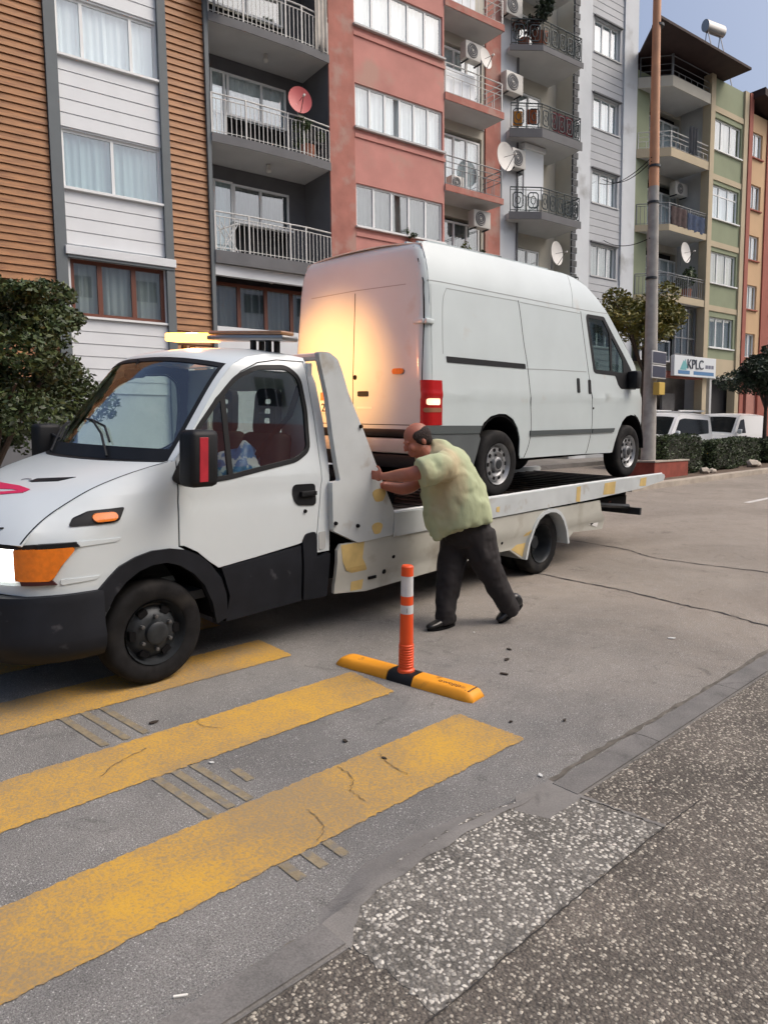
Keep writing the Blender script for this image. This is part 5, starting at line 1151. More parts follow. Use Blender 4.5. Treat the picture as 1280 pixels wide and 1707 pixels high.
# ---- E, F: peach house and red-brown strip
E_ = House('peach_house', 'narrow peach coloured apartment house between red-brown piers at the right edge', 'apartment building', 25.7, 0)
E_.wall('red_pier', 25.68, 25.98, 0, 16.1, -.10, .3, [], M_brick); E_.wall('red_pier', 27.35, 27.65, 0, 15.4, -.06, .3, [], M_brick)
EW = [(26.08, 27.0, z, z+1.05) for z in (13.62, 11.45, 9.32, 7.2, 5.1)]
E_.wall('front_wall', 25.985, 27.345, 4.0, 15.4, .0, .3, EW, M_orange)
for i, (x0, x1, z0, z1) in enumerate(EW): E_.window(x0, x1, z0, z1, .08, (.5,), curt=('white', 'grey', 'white', 'white', 'bright')[i], sill=M_brick)
bm = NB(); box(bm, 25.985, 27.345, .5, 9, 0, 15.3); E_.b('core', bm, M_room)
bm = NB(); prism(bm, [(25.9, 15.9), (29.5, 15.1), (29.5, 15.35), (25.9, 16.2)], 'y', -.6, 5); E_.b('roof', bm, M_roof)
E_.wall('entrance_wall', 25.66, 27.6, 0, 4.0, .05, .3, [(25.9, 26.55, .3, 3.6)], mat('pink_render', (.42, .20, .16), .8, var=.1)); bm = NB(); box(bm, 25.9, 26.55, .2, .26, .3, 3.6); E_.b('entrance_door', bm, mat('dark_red_door', (.10, .015, .012), .5))
Fh = House('red_brown_house', 'red-brown apartment house cut off by the right edge of the photo', 'apartment building', 27.66, 0)
Fh.wall('front_wall', 27.67, 34, 0, 14.8, .05, .4, [(28.3, 29.6, z, z+1.2) for z in (12.6, 9.9, 7.2, 4.9)], M_brick)
for z in (12.6, 9.9, 7.2, 4.9): Fh.window(28.3, 29.6, z, z+1.2, .12, (.5,), curt='white')
bm = NB(); box(bm, 27.7, 34, .5, 9, 0, 14.7); Fh.b('core', bm, M_room)

# ------------------------------------------------------------------ things on the facades
def at(x, y, z, rz=0): return FM @ Matrix.Translation((x, y, z)) @ Matrix.Rotation(rz, 4, 'Z')
def dish(x, y, z, r, label, m=None, yaw=0, tilt=20, scr=None):
    t = thing('satellite_dish', label, 'satellite dish', at(x, y, z, R(yaw)), 'satellite dishes on the balconies')
    bm = NB(); seg, rg = 28, 7; rows = []
    rot = Matrix.Rotation(-R(tilt), 4, 'X')
    for sd_ in (0, .008):
        for i in range(rg+1):
            rr_ = r*i/rg; rows.append([bm.verts.new(rot @ Vector((rr_*.94*math.cos(2*math.pi*k/seg), -.02-.0+ (rr_/r)**2*-r*.18+sd_, rr_*math.sin(2*math.pi*k/seg)))) for k in range(seg)] if i else [bm.verts.new(rot @ Vector((0, -.02+sd_, 0)))])
    def strip(a, c):
        for k in range(seg):
            if len(a) == 1: bm.faces.new((a[0], c[k], c[(k+1) % seg]))
            else: bm.faces.new((a[k], c[k], c[(k+1) % seg], a[(k+1) % seg]))
    for i in range(rg): strip(rows[i], rows[i+1]); strip(rows[rg+1+i], rows[rg+2+i])
    strip(rows[rg], rows[2*rg+1]); d_ = build('reflector', bm, m or M_dishm, t, 60)
    bm = NB(); f = rot @ Vector((0, -r*1.05, -.1*r)); tube(bm, [rot @ Vector((0, -r*.18, -r)), f], .010, 6); tube(bm, [rot @ Vector((0, -.03, 0)), f], .007, 5); a2_ = build('feed_arm', bm, M_steel, t)
    bm = NB(); lathe(bm, [(0, -.05), (.03, -.045), (.03, .03), (0, .035)], tuple(f), seg=12); build('receiver', bm, M_acw, t)
    bm = NB(); tube(bm, [(0, .0, 0), (0, .10, 0), (0, .12, -r*1.2)], .018, 6); build('mast', bm, M_rail, t)
    return t
dish(3.64, -.20, 10.10, .33, 'round red satellite dish with white mark on the timber house balcony', mat('red_dish', (.50, .10, .10), .5, col2=(.7, .6, .58), thr=(.62, .66), c2scale=3.2, var=.05), yaw=-10, tilt=5)
dish(1.50, -.25, 12.05, .42, 'large white satellite dish at the top edge above the timber house balconies', yaw=15, tilt=25)
dish(9.93, -.30, 12.85, .30, 'small white satellite dish at the railing of the upper salmon balcony', yaw=10, tilt=8)
dish(11.25, .18, 10.48, .44, 'large round white satellite dish between the salmon and the grey house', yaw=5, tilt=2)
dish(13.70, .15, 7.85, .40, 'white satellite dish low on the grey house just above the van roof', yaw=10, tilt=4)
dish(20.85, -.20, 8.80, .40, 'white satellite dish on the lowest open balcony of the green house', yaw=5, tilt=5)
def ac(x, y, z, label, w_=.72, h=.52, rz=0):
    t = thing('air_conditioner', label, 'air conditioner', at(x, y, z, rz), 'outdoor air conditioning units')
    bm = NB(); box(bm, 0, w_, 0, .28, 0, h, bev=.02); build('casing', bm, M_acw, t, 40)
    bm = NB(); lathe(bm, [(.0, -.012), (.20*h/.5, -.012), (.21*h/.5, -.004)], (w_*.38, 0, h*.5), seg=24); build('fan_opening', bm, M_dgrey, t)
    bm = NB()
    for r_ in (.06, .12, .18): lathe(bm, [(r_*h/.5+.006*math.cos(a), -.022+.006*math.sin(a)) for a in (0, 1.57, 3.14, 4.71)], (w_*.38, 0, h*.5), seg=20, closed=True)
    lathe(bm, [(0, -.03), (.03, -.028), (.035, -.012)], (w_*.38, 0, h*.5), seg=12); build('fan_grille', bm, M_acw, t)
    bm = NB(); box(bm, .08, .11, .0, .32, -.04, 0); box(bm, w_-.11, w_-.08, .0, .32, -.04, 0); build('bracket', bm, M_steel, t)
    return t
ac(9.80, .35, 13.15, 'boxy air conditioner under the highest visible salmon balcony'); ac(10.15, .35, 8.25, 'air conditioner low on the salmon house just above the van roof')
ac(9.05, .15, 9.12, 'air conditioner standing on the floor of the middle salmon balcony', .5, .4)
ac(11.72, .55, 15.15, 'topmost air conditioner on the left wall of the grey house', .75, .6); ac(11.74, .55, 12.80, 'middle air conditioner on the grey house wall, beside the balcony with coloured cushions', .78, .62); ac(12.05, .55, 10.50, 'lowest air conditioner on the left wall of the grey house, half behind a dish', .62, .6)
ac(21.9, .9, 11.55, 'air conditioner hanging in the green house balcony recess', .9, .5)
# laundry, cushions
def cloth(name, x0, x1, z0, z1, y, m, label, cat, group=None, seed=1):
    rs = random.Random(seed); bm = NB(); n, mz = 14, 6; rows = []
    for i in range(n+1):
        x = (x1-x0)*i/n; rows.append([bm.verts.new((x, .02*math.sin(i*1.3+seed)+.01*rs.uniform(-1, 1), -(z1-z0)*j/mz*(1+.05*math.sin(i+seed)))) for j in range(mz+1)])
    for a, b_ in zip(rows, rows[1:]):
        for j in range(mz): bm.faces.new((a[j], b_[j], b_[j+1], a[j+1]))
    r_ = bmesh.ops.extrude_face_region(bm, geom=bm.faces[:]); [setattr(g_, 'co', g_.co+Vector((0, .008, 0))) for g_ in r_['geom'] if isinstance(g_, bmesh.types.BMVert)]
    o = build(name, bm, m, smooth=70); o.matrix_world = at(x0, y, z1); tag(o, label, cat, group); return o
dk = mat('dark_cloth', (.015, .02, .03), .9, var=.4, vscale=6); nv = mat('navy_cloth', (.03, .05, .10), .9, var=.4, vscale=7)
cloth('hanging_cloth', 21.3, 21.85, 12.75, 13.75, -.04, dk, 'dark garment hanging over the upper green house balcony', 'laundry')
cloth('hanging_cloth', 20.2, 21.3, 9.85, 10.55, -.03, mat('brown_cloth', (.05, .03, .03), .9, var=.5, vscale=6), 'dark brown cloths drying on the middle green house balcony', 'laundry', seed=2)
cloth('hanging_cloth', 21.35, 22.6, 9.80, 10.45, -.03, nv, 'navy blue cloths drying on the middle green house balcony', 'laundry', seed=3)
def quad_cloth(p0, p1, z0, z1, m, label):
    bm = NB(); d = (Vector(p1)-Vector(p0)); nn = Vector((-d.y, d.x)).normalized()*.03
    v = [(p0[0], p0[1]), (p1[0], p1[1]), (p1[0]+nn.x, p1[1]+nn.y), (p0[0]+nn.x, p0[1]+nn.y)]; v = [(a-p0[0], c-p0[1]) for a, c in v]; prism(bm, v, 'z', z0-z1, 0); bmesh.ops.bevel(bm, geom=bm.edges[:], offset=.008, segments=2, affect='EDGES')
    o = build('seat_cushion', bm, m, smooth=50); o.matrix_world = at(p0[0], p0[1], z1); tag(o, label, 'cushion')
quad_cloth((12.10, .60), (12.38, .44), 11.80, 12.25, mat('orange_cushion', (.55, .22, .02), .8, var=.2), 'bright orange cushion against the grey house railing')
quad_cloth((12.52, .36), (12.80, .20), 11.85, 12.32, mat('rust_cushion', (.32, .08, .02), .8, var=.3), 'rust red cushion against the grey house railing')
cloth('draped_rug', 13.5, 14.5, 11.72, 12.42, .14, mat('maroon_cloth', (.16, .03, .04), .9, var=.5, vscale=5), 'maroon rug draped behind the iron railing of the grey house', 'rug', seed=5)
cloth('folded_awning', 4.20, 4.55, 11.6, 13.6, -.12, mat('cream_cloth', (.50, .47, .42), .9, var=.15, vscale=4), 'cream awning cloth hanging down beside the top timber house balcony', 'awning', seed=6)
# sign board over the shop
t = thing('shop_sign', 'white shop sign board with dark letters and blue bars above the dark shop front', 'sign', at(20.20, -.35, 4.02))
bm = NB(); box(bm, 0, 3.02, 0, .16, 0, .80, bev=.01); build('board', bm, mat('sign_white', (.66, .70, .72), .5), t)
bm = text_bm('KPLC', .54, .012, .95); bmesh.ops.transform(bm, matrix=Matrix.Translation((.86, -.013, .31)) @ Matrix.Rotation(R(90), 4, 'X'), verts=bm.verts); build('lettering', bm, mat('sign_dark', (.04, .05, .07), .5), t)
bm = NB(); 
for k in range(3): box(bm, 2.22+k*.22, 2.40+k*.22, -.006, -.001, .36, .50)
build('small_lettering', bm, mat('sign_grey', (.16, .17, .22), .5), t)
bm = NB(); box(bm, .26, 1.08, -.006, -.001, .08, .22); build('blue_bar', bm, mat('sign_blue', (.08, .20, .38), .5), t)
bm = NB(); box(bm, 1.36, 2.86, -.006, -.001, .08, .22); build('blue_bar', bm, MATS['sign_blue'], t)
bm = NB(); prism(bm, [(.38, .24), (.62, .62), (.74, .50), (.84, .24)], 'y', -.006, -.001); prism(bm, [(.50, .28), (.74, .68), (.92, .32)], 'y', -.009, -.0065); build('emblem', bm, mat('sign_teal', (.16, .42, .44), .5), t)
# solar water heater on the roof
t = thing('solar_water_heater', 'silver solar water heater standing on the roof of the green house', 'water heater', at(23.95, 1.0, 17.35) @ Matrix.Diagonal((.72, .72, 1, 1)))
bm = NB(); tube(bm, [(-.1, 0, 1.35), (1.75, 0, 1.5)], .25, 16); build('tank', bm, M_alu, t, 60)
bm = NB(); prism(bm, [(0, .55), (0, .6), (-1.0, .0), (-1.0, -.05)], 'x', 0, 1.7); build('collector', bm, M_dglass, t)
bm = NB()
for x in (.1, 1.5):
    tube(bm, [(x, 0, 1.3), (x, .4, -1.14)], .03, 5); tube(bm, [(x, 0, 1.3), (x, -.9, -1.14)], .03, 5)
build('stand', bm, M_alu, t)
# overhead cables
bm = NB()
def wire(a, c, sag=.3, r=.012):
    a, c = Vector(a), Vector(c); tube(bm, [a.lerp(c, k/14)-Vector((0, 0, sag*4*(k/14)*(1-k/14))) for k in range(15)], r, 5)
PO = Vector((18.25, 9.25, 0))
P1 = FM @ Vector((17.0, .9, 11.0)); P2 = FM @ Vector((16.9, .9, 10.4))
wire((18.2, 9.22, 8.9), P1, .25); wire((18.2, 9.22, 6.9), FM @ Vector((17.3, .9, 9.0)), .2); wire((18.2, 9.22, 8.8), P1+Vector((.2, 0, .2)), .3)
o = build('overhead_cable', bm, M_gap); tag(o, 'thin overhead cables from the street pole to the grey house', 'cable')

# ------------------------------------------------------------------ street pole, planter, hedges, trees, parked cars
t = thing('street_pole', 'tall round concrete street pole with two small solar panels and a yellow box', 'pole', loc=(18.42, 9.22, gz(18.4, 9.2)+.12))
bm = NB(); tube(bm, [(0, 0, -.2), (.02, 0, 3), (-.06, 0, 7.5)], [.20, .165, .13], 20); build('concrete_shaft', bm, mat('concrete_pole', (.36, .345, .32), .8, var=.2, vscale=5), t, 60)
bm = NB(); tube(bm, [(-.06, 0, 7.5), (-.13, 0, 11.2), (-.15, 0, 14)], [.125, .10, .09], 16); build('painted_top', bm, mat('ochre_paint', (.52, .26, .14), .6, var=.15, vscale=3), t, 60)
bm = NB()
for z in (8.0, 7.1, 5.2, 11.4): lathe(bm, [(.145, -.03), (.15, -.03), (.15, .03), (.145, .03)], (-.06, 0, z), axis='z', seg=16)
build('clamp_band', bm, M_steel, t)
for k in range(2):
    bm = NB(); box(bm, -.50, .28, -.30, -.26, 2.60+k*.36, 2.94+k*.36, bev=.01); p_ = build('solar_panel', bm, M_soffit, t)
    bm = NB(); box(bm, -.47, .25, -.306, -.301, 2.63+k*.36, 2.91+k*.36); build('cells', bm, mat('solar_cells', (.05, .055, .085), .3), p_)
bm = NB(); box(bm, -.20, .12, -.36, -.19, 2.18, 2.50, bev=.01); build('yellow_box', bm, mat('yellow_box', (.55, .38, .08), .6), t)
bm = NB(); box(bm, 0, 2.0, 0, .9, -.2, .42, bev=.02)
o = build('planter', bm, mat('red_planter', (.26, .055, .035), .8, var=.25, vscale=4)); o.matrix_world = Matrix.Translation((17.95, 8.80, gz(18, 8.8)+.14)); tag(o, 'low red painted planter block at the foot of the street pole', 'planter')
bm = NB(); box(bm, -.02, 2.02, -.02, .92, .422, .46); pt = build('coping', bm, MATS['pale_kerb'], o)

def leaves(bm, c, r, n, size, seed, shellb=.55, clumps=26, boxy=False, flat=1.0):
    rs = random.Random(seed); cl = []
    for _ in range(clumps):
        d = Vector((rs.gauss(0, 1), rs.gauss(0, 1), rs.gauss(0, 1))).normalized(); k = rs.uniform(.35, .95)
        cl.append((Vector((d.x*r[0], d.y*r[1], d.z*r[2]))*k, rs.uniform(.22, .42)))
    for _ in range(n):
        if boxy:
            p = Vector((rs.uniform(-1, 1), rs.uniform(-1, 1), rs.uniform(-1, 1))); ax = rs.randrange(3); p[ax] = math.copysign(rs.uniform(.82, 1.04), p[ax])
            q = max(abs(p.x), abs(p.y), abs(p.z)); nrm = (abs(p.x)**6+abs(p.y)**6+abs(p.z)**6)**(1/6); p = p/nrm*q*(1+.05*math.sin(p.x*5+seed)+.05*math.sin(p.z*7)); p = Vector((p.x*r[0], p.y*r[1], p.z*r[2]))
        else:
            cc, cr_ = rs.choice(cl); d = Vector((rs.gauss(0, 1), rs.gauss(0, 1), rs.gauss(0, 1))).normalized()*rs.uniform(.3, 1)**.5*cr_
            p = cc+Vector((d.x*r[0], d.y*r[1], d.z*r[2]*flat))
        p += Vector(c); a = Vector((rs.gauss(0, 1), rs.gauss(0, 1), rs.gauss(0, .7))).normalized(); b_ = a.cross(Vector((rs.gauss(0, 1), rs.gauss(0, 1), rs.gauss(0, 1)))).normalized(); s_ = size*rs.uniform(.6, 1.4)
        v = [bm.verts.new(p-a*s_), bm.verts.new(p+b_*s_*.45+a*s_*.1), bm.verts.new(p+a*s_), bm.verts.new(p-b_*s_*.45+a*s_*.1)]; f = bm.faces.new(v); f.material_index = rs.choices((0, 1, 2), (5, 3, 2))[0]
def leafmats(nm, cols): return [mat(f'{nm}_leaf_{i}', c, .55, var=.3, vscale=1.5) for i, c in enumerate(cols)]
LD = leafmats('dark', [(.04, .07, .022), (.07, .105, .03), (.028, .045, .018)])
LY = leafmats('yellowing', [(.13, .13, .02), (.20, .16, .02), (.06, .075, .018)])
LE = leafmats('evergreen', [(.016, .035, .018), (.025, .05, .022), (.01, .022, .012)])
M_bark = mat('bark', (.06, .045, .035), .9, var=.3, vscale=10, bump=.4)
def tree(loc, h, cr, label, mats, n, size, seed, cz, clumps=26, name='street_tree', low=None):
    t = thing(name, label, 'tree', loc=loc); rs = random.Random(seed); bm = NB()
    tube(bm, [(0, 0, -.2), (.03, .02, h*.5), (.0, 0, h)], [.09, .07, .05], 10)
    for k in range(7):
        a = rs.uniform(0, 6.28); e = Vector((math.cos(a)*cr[0]*.7, math.sin(a)*cr[1]*.7, h+(cz-h)+rs.uniform(-.3, .6)*cr[2])); tube(bm, [(0, 0, h*.8), tuple(Vector((0, 0, h)).lerp(e, .5)+Vector((0, 0, .05))), tuple(e)], [.04, .025, .01], 6)
    build('trunk', bm, M_bark, t, 60)
    bm = NB(); leaves(bm, (0, 0, cz), cr, n, size, seed, clumps=clumps)
    if low: leaves(bm, low[0], low[1], n//2, size, seed+1, clumps=12)
    build('crown', bm, mats, t, recalc=False); return t
tree((2.35, 8.9, gz(2.3, 8.9)), 1.3, (1.25, 1.1, .80), 'dark leafy street tree at the left edge behind the truck cab', LD, 26000, .036, 4, 2.10, 40, low=((0.3, .1, 2.95), (.85, .8, .42)))
tree((0.2, 9.2, gz(.2, 9.2)), 1.3, (1.5, 1.2, 1.0), 'dense dark street tree cut off by the left edge of the photo', LD, 14000, .045, 14, 2.2, 40)
tree((21.9, 11.2, gz(21.9, 11.2)), 3.9, (2.2, 1.4, 1.0), 'yellowing broad street tree behind the concrete pole', LY, 9000, .07, 6, 4.75, 30)
tree((27.7, 9.5, gz(27.7, 9.5)), 2.5, (2.3, 1.2, .85), 'dark evergreen tree in the median at the right edge', LE, 14000, .07, 8, 3.3, 34)
HL = leafmats('hedge', [(.038, .065, .020), (.06, .095, .028), (.022, .038, .014)])
for k, (x0, x1, y0, y1, hh, lb_) in enumerate([(18.9, 21.5, 8.95, 9.75, 1.08, 'clipped dark hedge block nearest to the red planter'), (22.0, 24.3, 8.9, 9.6, .90, 'second clipped hedge block along the median from the planter'), (24.4, 26.6, 9.2, 9.9, .92, 'third clipped hedge block along the median from the planter'), (27.2, 31.0, 9.0, 9.8, .88, 'long clipped hedge block at the right edge of the median')]):
    t = thing('hedge', lb_, 'hedge', loc=((x0+x1)/2, (y0+y1)/2, gz((x0+x1)/2, (y0+y1)/2)+.12), group='hedge blocks in the median')
    bm = NB(); leaves(bm, (0, 0, hh/2), ((x1-x0)/2, (y1-y0)/2, hh/2), 9000, .035, 50+k, boxy=True); build('foliage', bm, HL, t, recalc=False)
    bm = NB(); box(bm, -(x1-x0)/2*.9, (x1-x0)/2*.9, -(y1-y0)/2*.86, (y1-y0)/2*.86, .02, hh*.93, bev=.1); build('twig_core', bm, mat('twigs', (.02, .022, .014), .9), t)
for k, (x, y, s_) in enumerate([(21.0, 8.78, .22), (21.35, 8.72, .16), (24.9, 8.85, .3), (25.3, 8.9, .2)]):
    bm = NB(); blob(bm, (0, 0, s_*.3), (s_, s_*.7, s_*.5), k+40, .4, 2)
    o = build('kerb_stone', bm, MATS['pale_kerb'], smooth=40); o.matrix_world = Matrix.Translation((x, y, gz(x, y)+.13)); tag(o, 'pale broken stone lying at the foot of the median hedges', 'stone', 'pale stones at the foot of the hedges')

def small_van(loc, label, rack, seed):
    M = frame((loc[0], loc[1], gz(loc[0], loc[1])), R(-1), KX, CY)   # x runs from its nose to its tail
    M_pv = mat('bright_white_paint', (.80, .82, .83), .3, coat=.4); t = thing('parked_small_van', label, 'van', M, 'white vans parked across the street'); yc = .88; L = 4.25
    gy = lambda x, z: max(0, z-.95)*.16+(max(0, .55-x)/.55)**2*.18+(max(0, x-3.9)/.35)**2*.06
    fn = lambda o=0.0: (lambda u, v: (u, gy(u, v)+o, v))
    out = [(.0, .35), (.28, .32)]+[(.80+.36*math.cos(a), .33+.38*math.sin(a)) for a in [math.pi-math.pi*k/8 for k in range(9)]]+[(1.3, .28), (2.8, .28)]+[(3.25+.36*math.cos(a), .33+.38*math.sin(a)) for a in [math.pi-math.pi*k/8 for k in range(9)]]+[(4.1, .35), (4.25, .45), (4.24, 1.1), (4.15, 1.6), (4.02, 1.78), (1.9, 1.80), (1.65, 1.74), (.95, 1.08), (.55, 1.02), (.2, .92), (.03, .75)]
    wn = rnd([(1.25, 1.12), (1.75, 1.64), (2.10, 1.68), (3.9, 1.62), (3.85, 1.16), (2.0, 1.10)], .06)
    for far in (0, 1):
        f2 = (lambda o=0.0: (lambda u, v: (u, 2*yc-gy(u, v)-o, v))) if far else fn; s = -1 if far else 1
        sd_ = build('body_side', panel(out, [], f2(), .12, (0, .02*s, 0)), M_pv, t, 40)
        build('side_glass', panel(wn if rack else rnd([(1.25, 1.12), (1.72, 1.62), (2.05, 1.66), (2.12, 1.12)], .05), [], f2(-.006), .12, (0, .02*s, 0)), M_dglass, t, 40)
        build('rub_strip', panel([(1.25, .52), (2.85, .52), (2.85, .60), (1.25, .60)], [], f2(-.012), .2, (0, .02*s, 0)), M_black, t)
        build('mirror', (lambda b_: (box(b_, 1.18, 1.32, -.16 if not far else 2*yc+.02, -.02 if not far else 2*yc+.16, 1.1, 1.28, bev=.03), b_)[1])(NB()), M_truck, t, 40)
        build('door_handle', (lambda b_: (box(b_, 2.0, 2.14, (-.012 if not far else 2*yc-.01), (.01 if not far else 2*yc+.012), .98, 1.02), b_)[1])(NB()), M_black, t)
        for cx in (.80, 3.25):
            y0 = .10 if not far else 2*yc-.10; o_ = -1 if not far else 1
            w_ = build('road_wheel', tyre_bm((cx, y0, .31), .31, .18, .19), M_rubber, t, 40); b_ = NB(); lathe(b_, [(.19, o_*.08), (.17, o_*.05), (.05, o_*.07), (0, o_*.075)], (cx, y0, .31), seg=24); build('rim', b_, M_silver, w_, 40)
    prof = [(.03, .40), (-.02, .75), (.16, .94), (.52, 1.05), (.92, 1.12), (1.60, 1.78), (1.9, 1.86), (3.0, 1.88), (4.02, 1.84), (4.2, 1.62), (4.27, 1.1), (4.27, .45)]
    E2 = [(.05, .40), (.03, .75), (.2, .92), (.55, 1.02), (.95, 1.08), (1.65, 1.74), (1.9, 1.80), (3.0, 1.81), (4.02, 1.78), (4.15, 1.6), (4.24, 1.1), (4.24, .45)]
    S = shell([(x, gy(x, z), z) for x, z in E2], prof, yc, 44, 2.4); bm = NB(); patch(bm, S, 0, 1, -1, 1, 44, 16, 0, .012); build('body_top', bm, M_pv, t, 40)
    bm = NB(); patch(bm, S, .372, .448, -.88, .88, 6, 14, .008, .012); build('windscreen', bm, M_dglass, t, 50)
    bm = NB(); box(bm, -.03, .06, .1, 1.66, .32, .52, bev=.03); build('front_bumper', bm, M_black, t, 40)
    for y0 in (.12, 1.36):
        bm = NB(); box(bm, .0, .14, y0, y0+.28, .66, .84, bev=.03); build('headlight', bm, mat('lens_grey', (.5, .52, .52), .2), t, 40)
    if rack:
        bm = NB(); box(bm, 2.0, 3.9, .25, .30, 1.92, 1.96); box(bm, 2.0, 3.9, 1.46, 1.51, 1.92, 1.96)
        for x in (2.1, 2.9, 3.8): box(bm, x, x+.05, .25, 1.51, 1.90, 1.92)
        build('roof_rack', bm, M_frame, t)
    return t
small_van((21.9, 10.75), 'white small passenger van with dark side windows and roof rack, parked behind the hedge', True, 1)
small_van((27.5, 10.9), 'white small delivery van with blank rear side, parked at the right edge', False, 2)

# balcony plants and a plant tub
def potted(x, y, z, s, label, mats, seed, rest=True):
    t = thing('potted_plant', label, 'plant', at(x, y, z)); bm = NB(); lathe(bm, [(.0, 0), (.09*s, 0), (.12*s, .2*s)], (0, 0, 0), axis='z', seg=14); build('pot', bm, mat('terracotta', (.25, .09, .05), .8), t)
    bm = NB(); leaves(bm, (0, 0, .42*s), (.28*s, .28*s, .32*s), 500, .04*s, seed, clumps=8); build('foliage', bm, mats, t, recalc=False)
potted(4.05, .12, 8.87, 1.7, 'tall green houseplant on the middle timber house balcony', LD, 61); potted(13.05, .35, 14.30, 2.4, 'dark bushy plant at the corner of the top iron balcony', LE, 62)
potted(12.6, .6, 14.30, 1.5, 'reddish plant beside the dark bushy plant on the top iron balcony', leafmats('red', [(.10, .03, .02), (.06, .05, .02), (.13, .05, .03)]), 63)
potted(9.4, .2, 6.55, 1.6, 'yellow green plant on the lowest salmon balcony above the van roof', leafmats('fresh', [(.16, .17, .02), (.09, .12, .02), (.05, .08, .02)]), 64); potted(10.4, .2, 6.55, 1.3, 'dull green plant right of the yellow green plant above the van roof', LD, 65)
potted(7.25, -.12, 7.2, .6, 'small sprig of green leaves in front of the low salmon window strip', LD, 66); potted(21.9, .3, 7.2, 2.0, 'green shrub in a pot on the lowest green house balcony', LD, 67)
potted(12.9, .5, 6.42, 1.3, 'green plant on the lowest grey house balcony behind the van', LD, 68)
# drying rack and bench things on the lower timber balcony
bm = NB()
for k in range(5): tube(bm, [(0, -.1+.05*k, .55), (.45, -.1+.05*k, .75)], .012, 5)
for y in (-.12, .12): tube(bm, [(0, y, 0), (.45, y, .75)], .015, 5); tube(bm, [(.45, y, 0), (.0, y, .7)], .015, 5)
o = build('drying_rack', bm, M_frame); o.matrix_world = at(1.55, .15, 6.18); tag(o, 'white folding drying rack on the lowest timber house balcony', 'drying rack')
bm = NB(); box(bm, -.2, .25, -.2, .2, .40, .46, bev=.02); box(bm, -.2, .25, .16, .2, .46, .95, bev=.02)
for x in (-.18, .22):
    for y in (-.18, .18): tube(bm, [(x, y, 0), (x, y, .42)], .018, 6)
o = build('balcony_chair', bm, M_black); o.matrix_world = at(4.25, .2, 8.87); tag(o, 'dark chair beside the plant on the middle timber house balcony', 'chair')
# low garden wall at the left behind the trees
bm = NB(); box(bm, -9, 2.9, 0, .25, 0, 1.9); o = build('garden_wall', bm, M_dgrey); o.matrix_world = Matrix.Translation((0, 12.6, gz(0, 12.6)-.1)); tag(o, 'dark grey low garden wall behind the left street trees', 'wall')
# opposite row of houses (behind the photographer), only ever seen mirrored in glass and paint
op = thing('opposite_house', 'long plain house on the near side of the street, behind the photographer', 'apartment building', loc=(0, -16, 0))
bm = NB(); box(bm, -26, 110, -6, 0, 7.3, 13.5); build('upper_wall', bm, mat('pale_far_render', (.80, .82, .82), .8), op)
bm = NB(); box(bm, -26, 110, -6, .02, 5.4, 7.3); build('salmon_band', bm, mat('light_salmon', (.85, .36, .30), .8, var=.2, vscale=.5), op)
bm = NB(); box(bm, -26, 110, -6, 0, -.5, 5.4); build('lower_wall', bm, mat('moss_green_render', (.30, .40, .27), .8, var=.3, vscale=.4), op)
for k in range(2):
    for i in range(22):
        bm = NB(); box(bm, -24+i*4+k, -22.2+i*4+k, .0, .06, 8.0+k*2.8, 9.5+k*2.8); f_ = build('window', bm, M_frame, op)
        bm = NB()
        for q in range(3): box(bm, -23.9+i*4+k+q*.58, -23.4+i*4+k+q*.58, .06, .07, 8.1+k*2.8, 9.4+k*2.8)
        build('pane', bm, M_dglass, f_)

# ------------------------------------------------------------------ flexible post on its base
t = thing('flexible_traffic_post', 'orange traffic post with two white bands on a long yellow rubber base', 'traffic post', G @ Matrix.Translation((3.335, 3.345, .0)) @ Matrix.Rotation(R(-80.8), 4, 'Z'))
M_or = mat('orange_plastic', (.78, .085, .015), .45, var=.08, vscale=6); M_bw = mat('white_band', (.62, .63, .64), .5, var=.12, vscale=9); M_yb = mat('yellow_rubber', (.82, .33, .015), .55, var=.08, vscale=6, col2=(.35, .14, .02), thr=(.66, .75), c2scale=7)
def basepart(x0, x1, m, name):
    bm = NB(); xs = [x0+(x1-x0)*i/16 for i in range(17)]; rows = []
    for x in xs:
        e = min(x+.56, .56-x); k = min(1, max(0, e)/.09); sc_ = .35+.65*math.sqrt(max(0, 1-(1-k)**2)) if e < .09 else 1
        wd = .088*(.72+.28*sc_); h = .062*sc_
        rows.append([bm.verts.new((x, y_*wd, max(.0, z_*h))) for y_, z_ in ((-1, 0), (-1, .25), (-.78, .86), (-.55, 1), (0, 1.03), (.55, 1), (.78, .86), (1, .25), (1, 0))])
    for a, b_ in zip(rows, rows[1:]):
        for j in range(8): bm.faces.new((a[j], b_[j], b_[j+1], a[j+1]))
        bm.faces.new((a[8], b_[8], b_[0], a[0]))
    bm.faces.new(rows[0]); bm.faces.new(rows[-1][::-1]); return build(name, bm, m, t, 50)
basepart(-.56, -.105, M_yb, 'rubber_base'); basepart(-.10, .10, M_black, 'base_centre'); rb2 = basepart(.105, .56, M_yb, 'rubber_base')
bm = text_bm('owopp', .055, .002, 1.1); bmesh.ops.transform(bm, matrix=Matrix.Translation((.27, -.028, .0635)), verts=bm.verts); build('moulded_lettering', bm, mat('dull_mark', (.20, .10, .03), .7), rb2)
bm = NB(); 
for x in (.46, .485, .51): box(bm, x, x+.010, -.05, .05, .052, .0605)
build('moulded_rib', bm, MATS['dull_mark'], rb2)
bm = NB(); prof = [(.060, .055), (.058, .075), (.047, .085)]
for k in range(9): prof += [(.047, .09+k*.018), (.051, .094+k*.018), (.051, .102+k*.018), (.047, .106+k*.018)]
prof += [(.046, .27), (.0435, .46)]; prof += [(.0435, .461)]
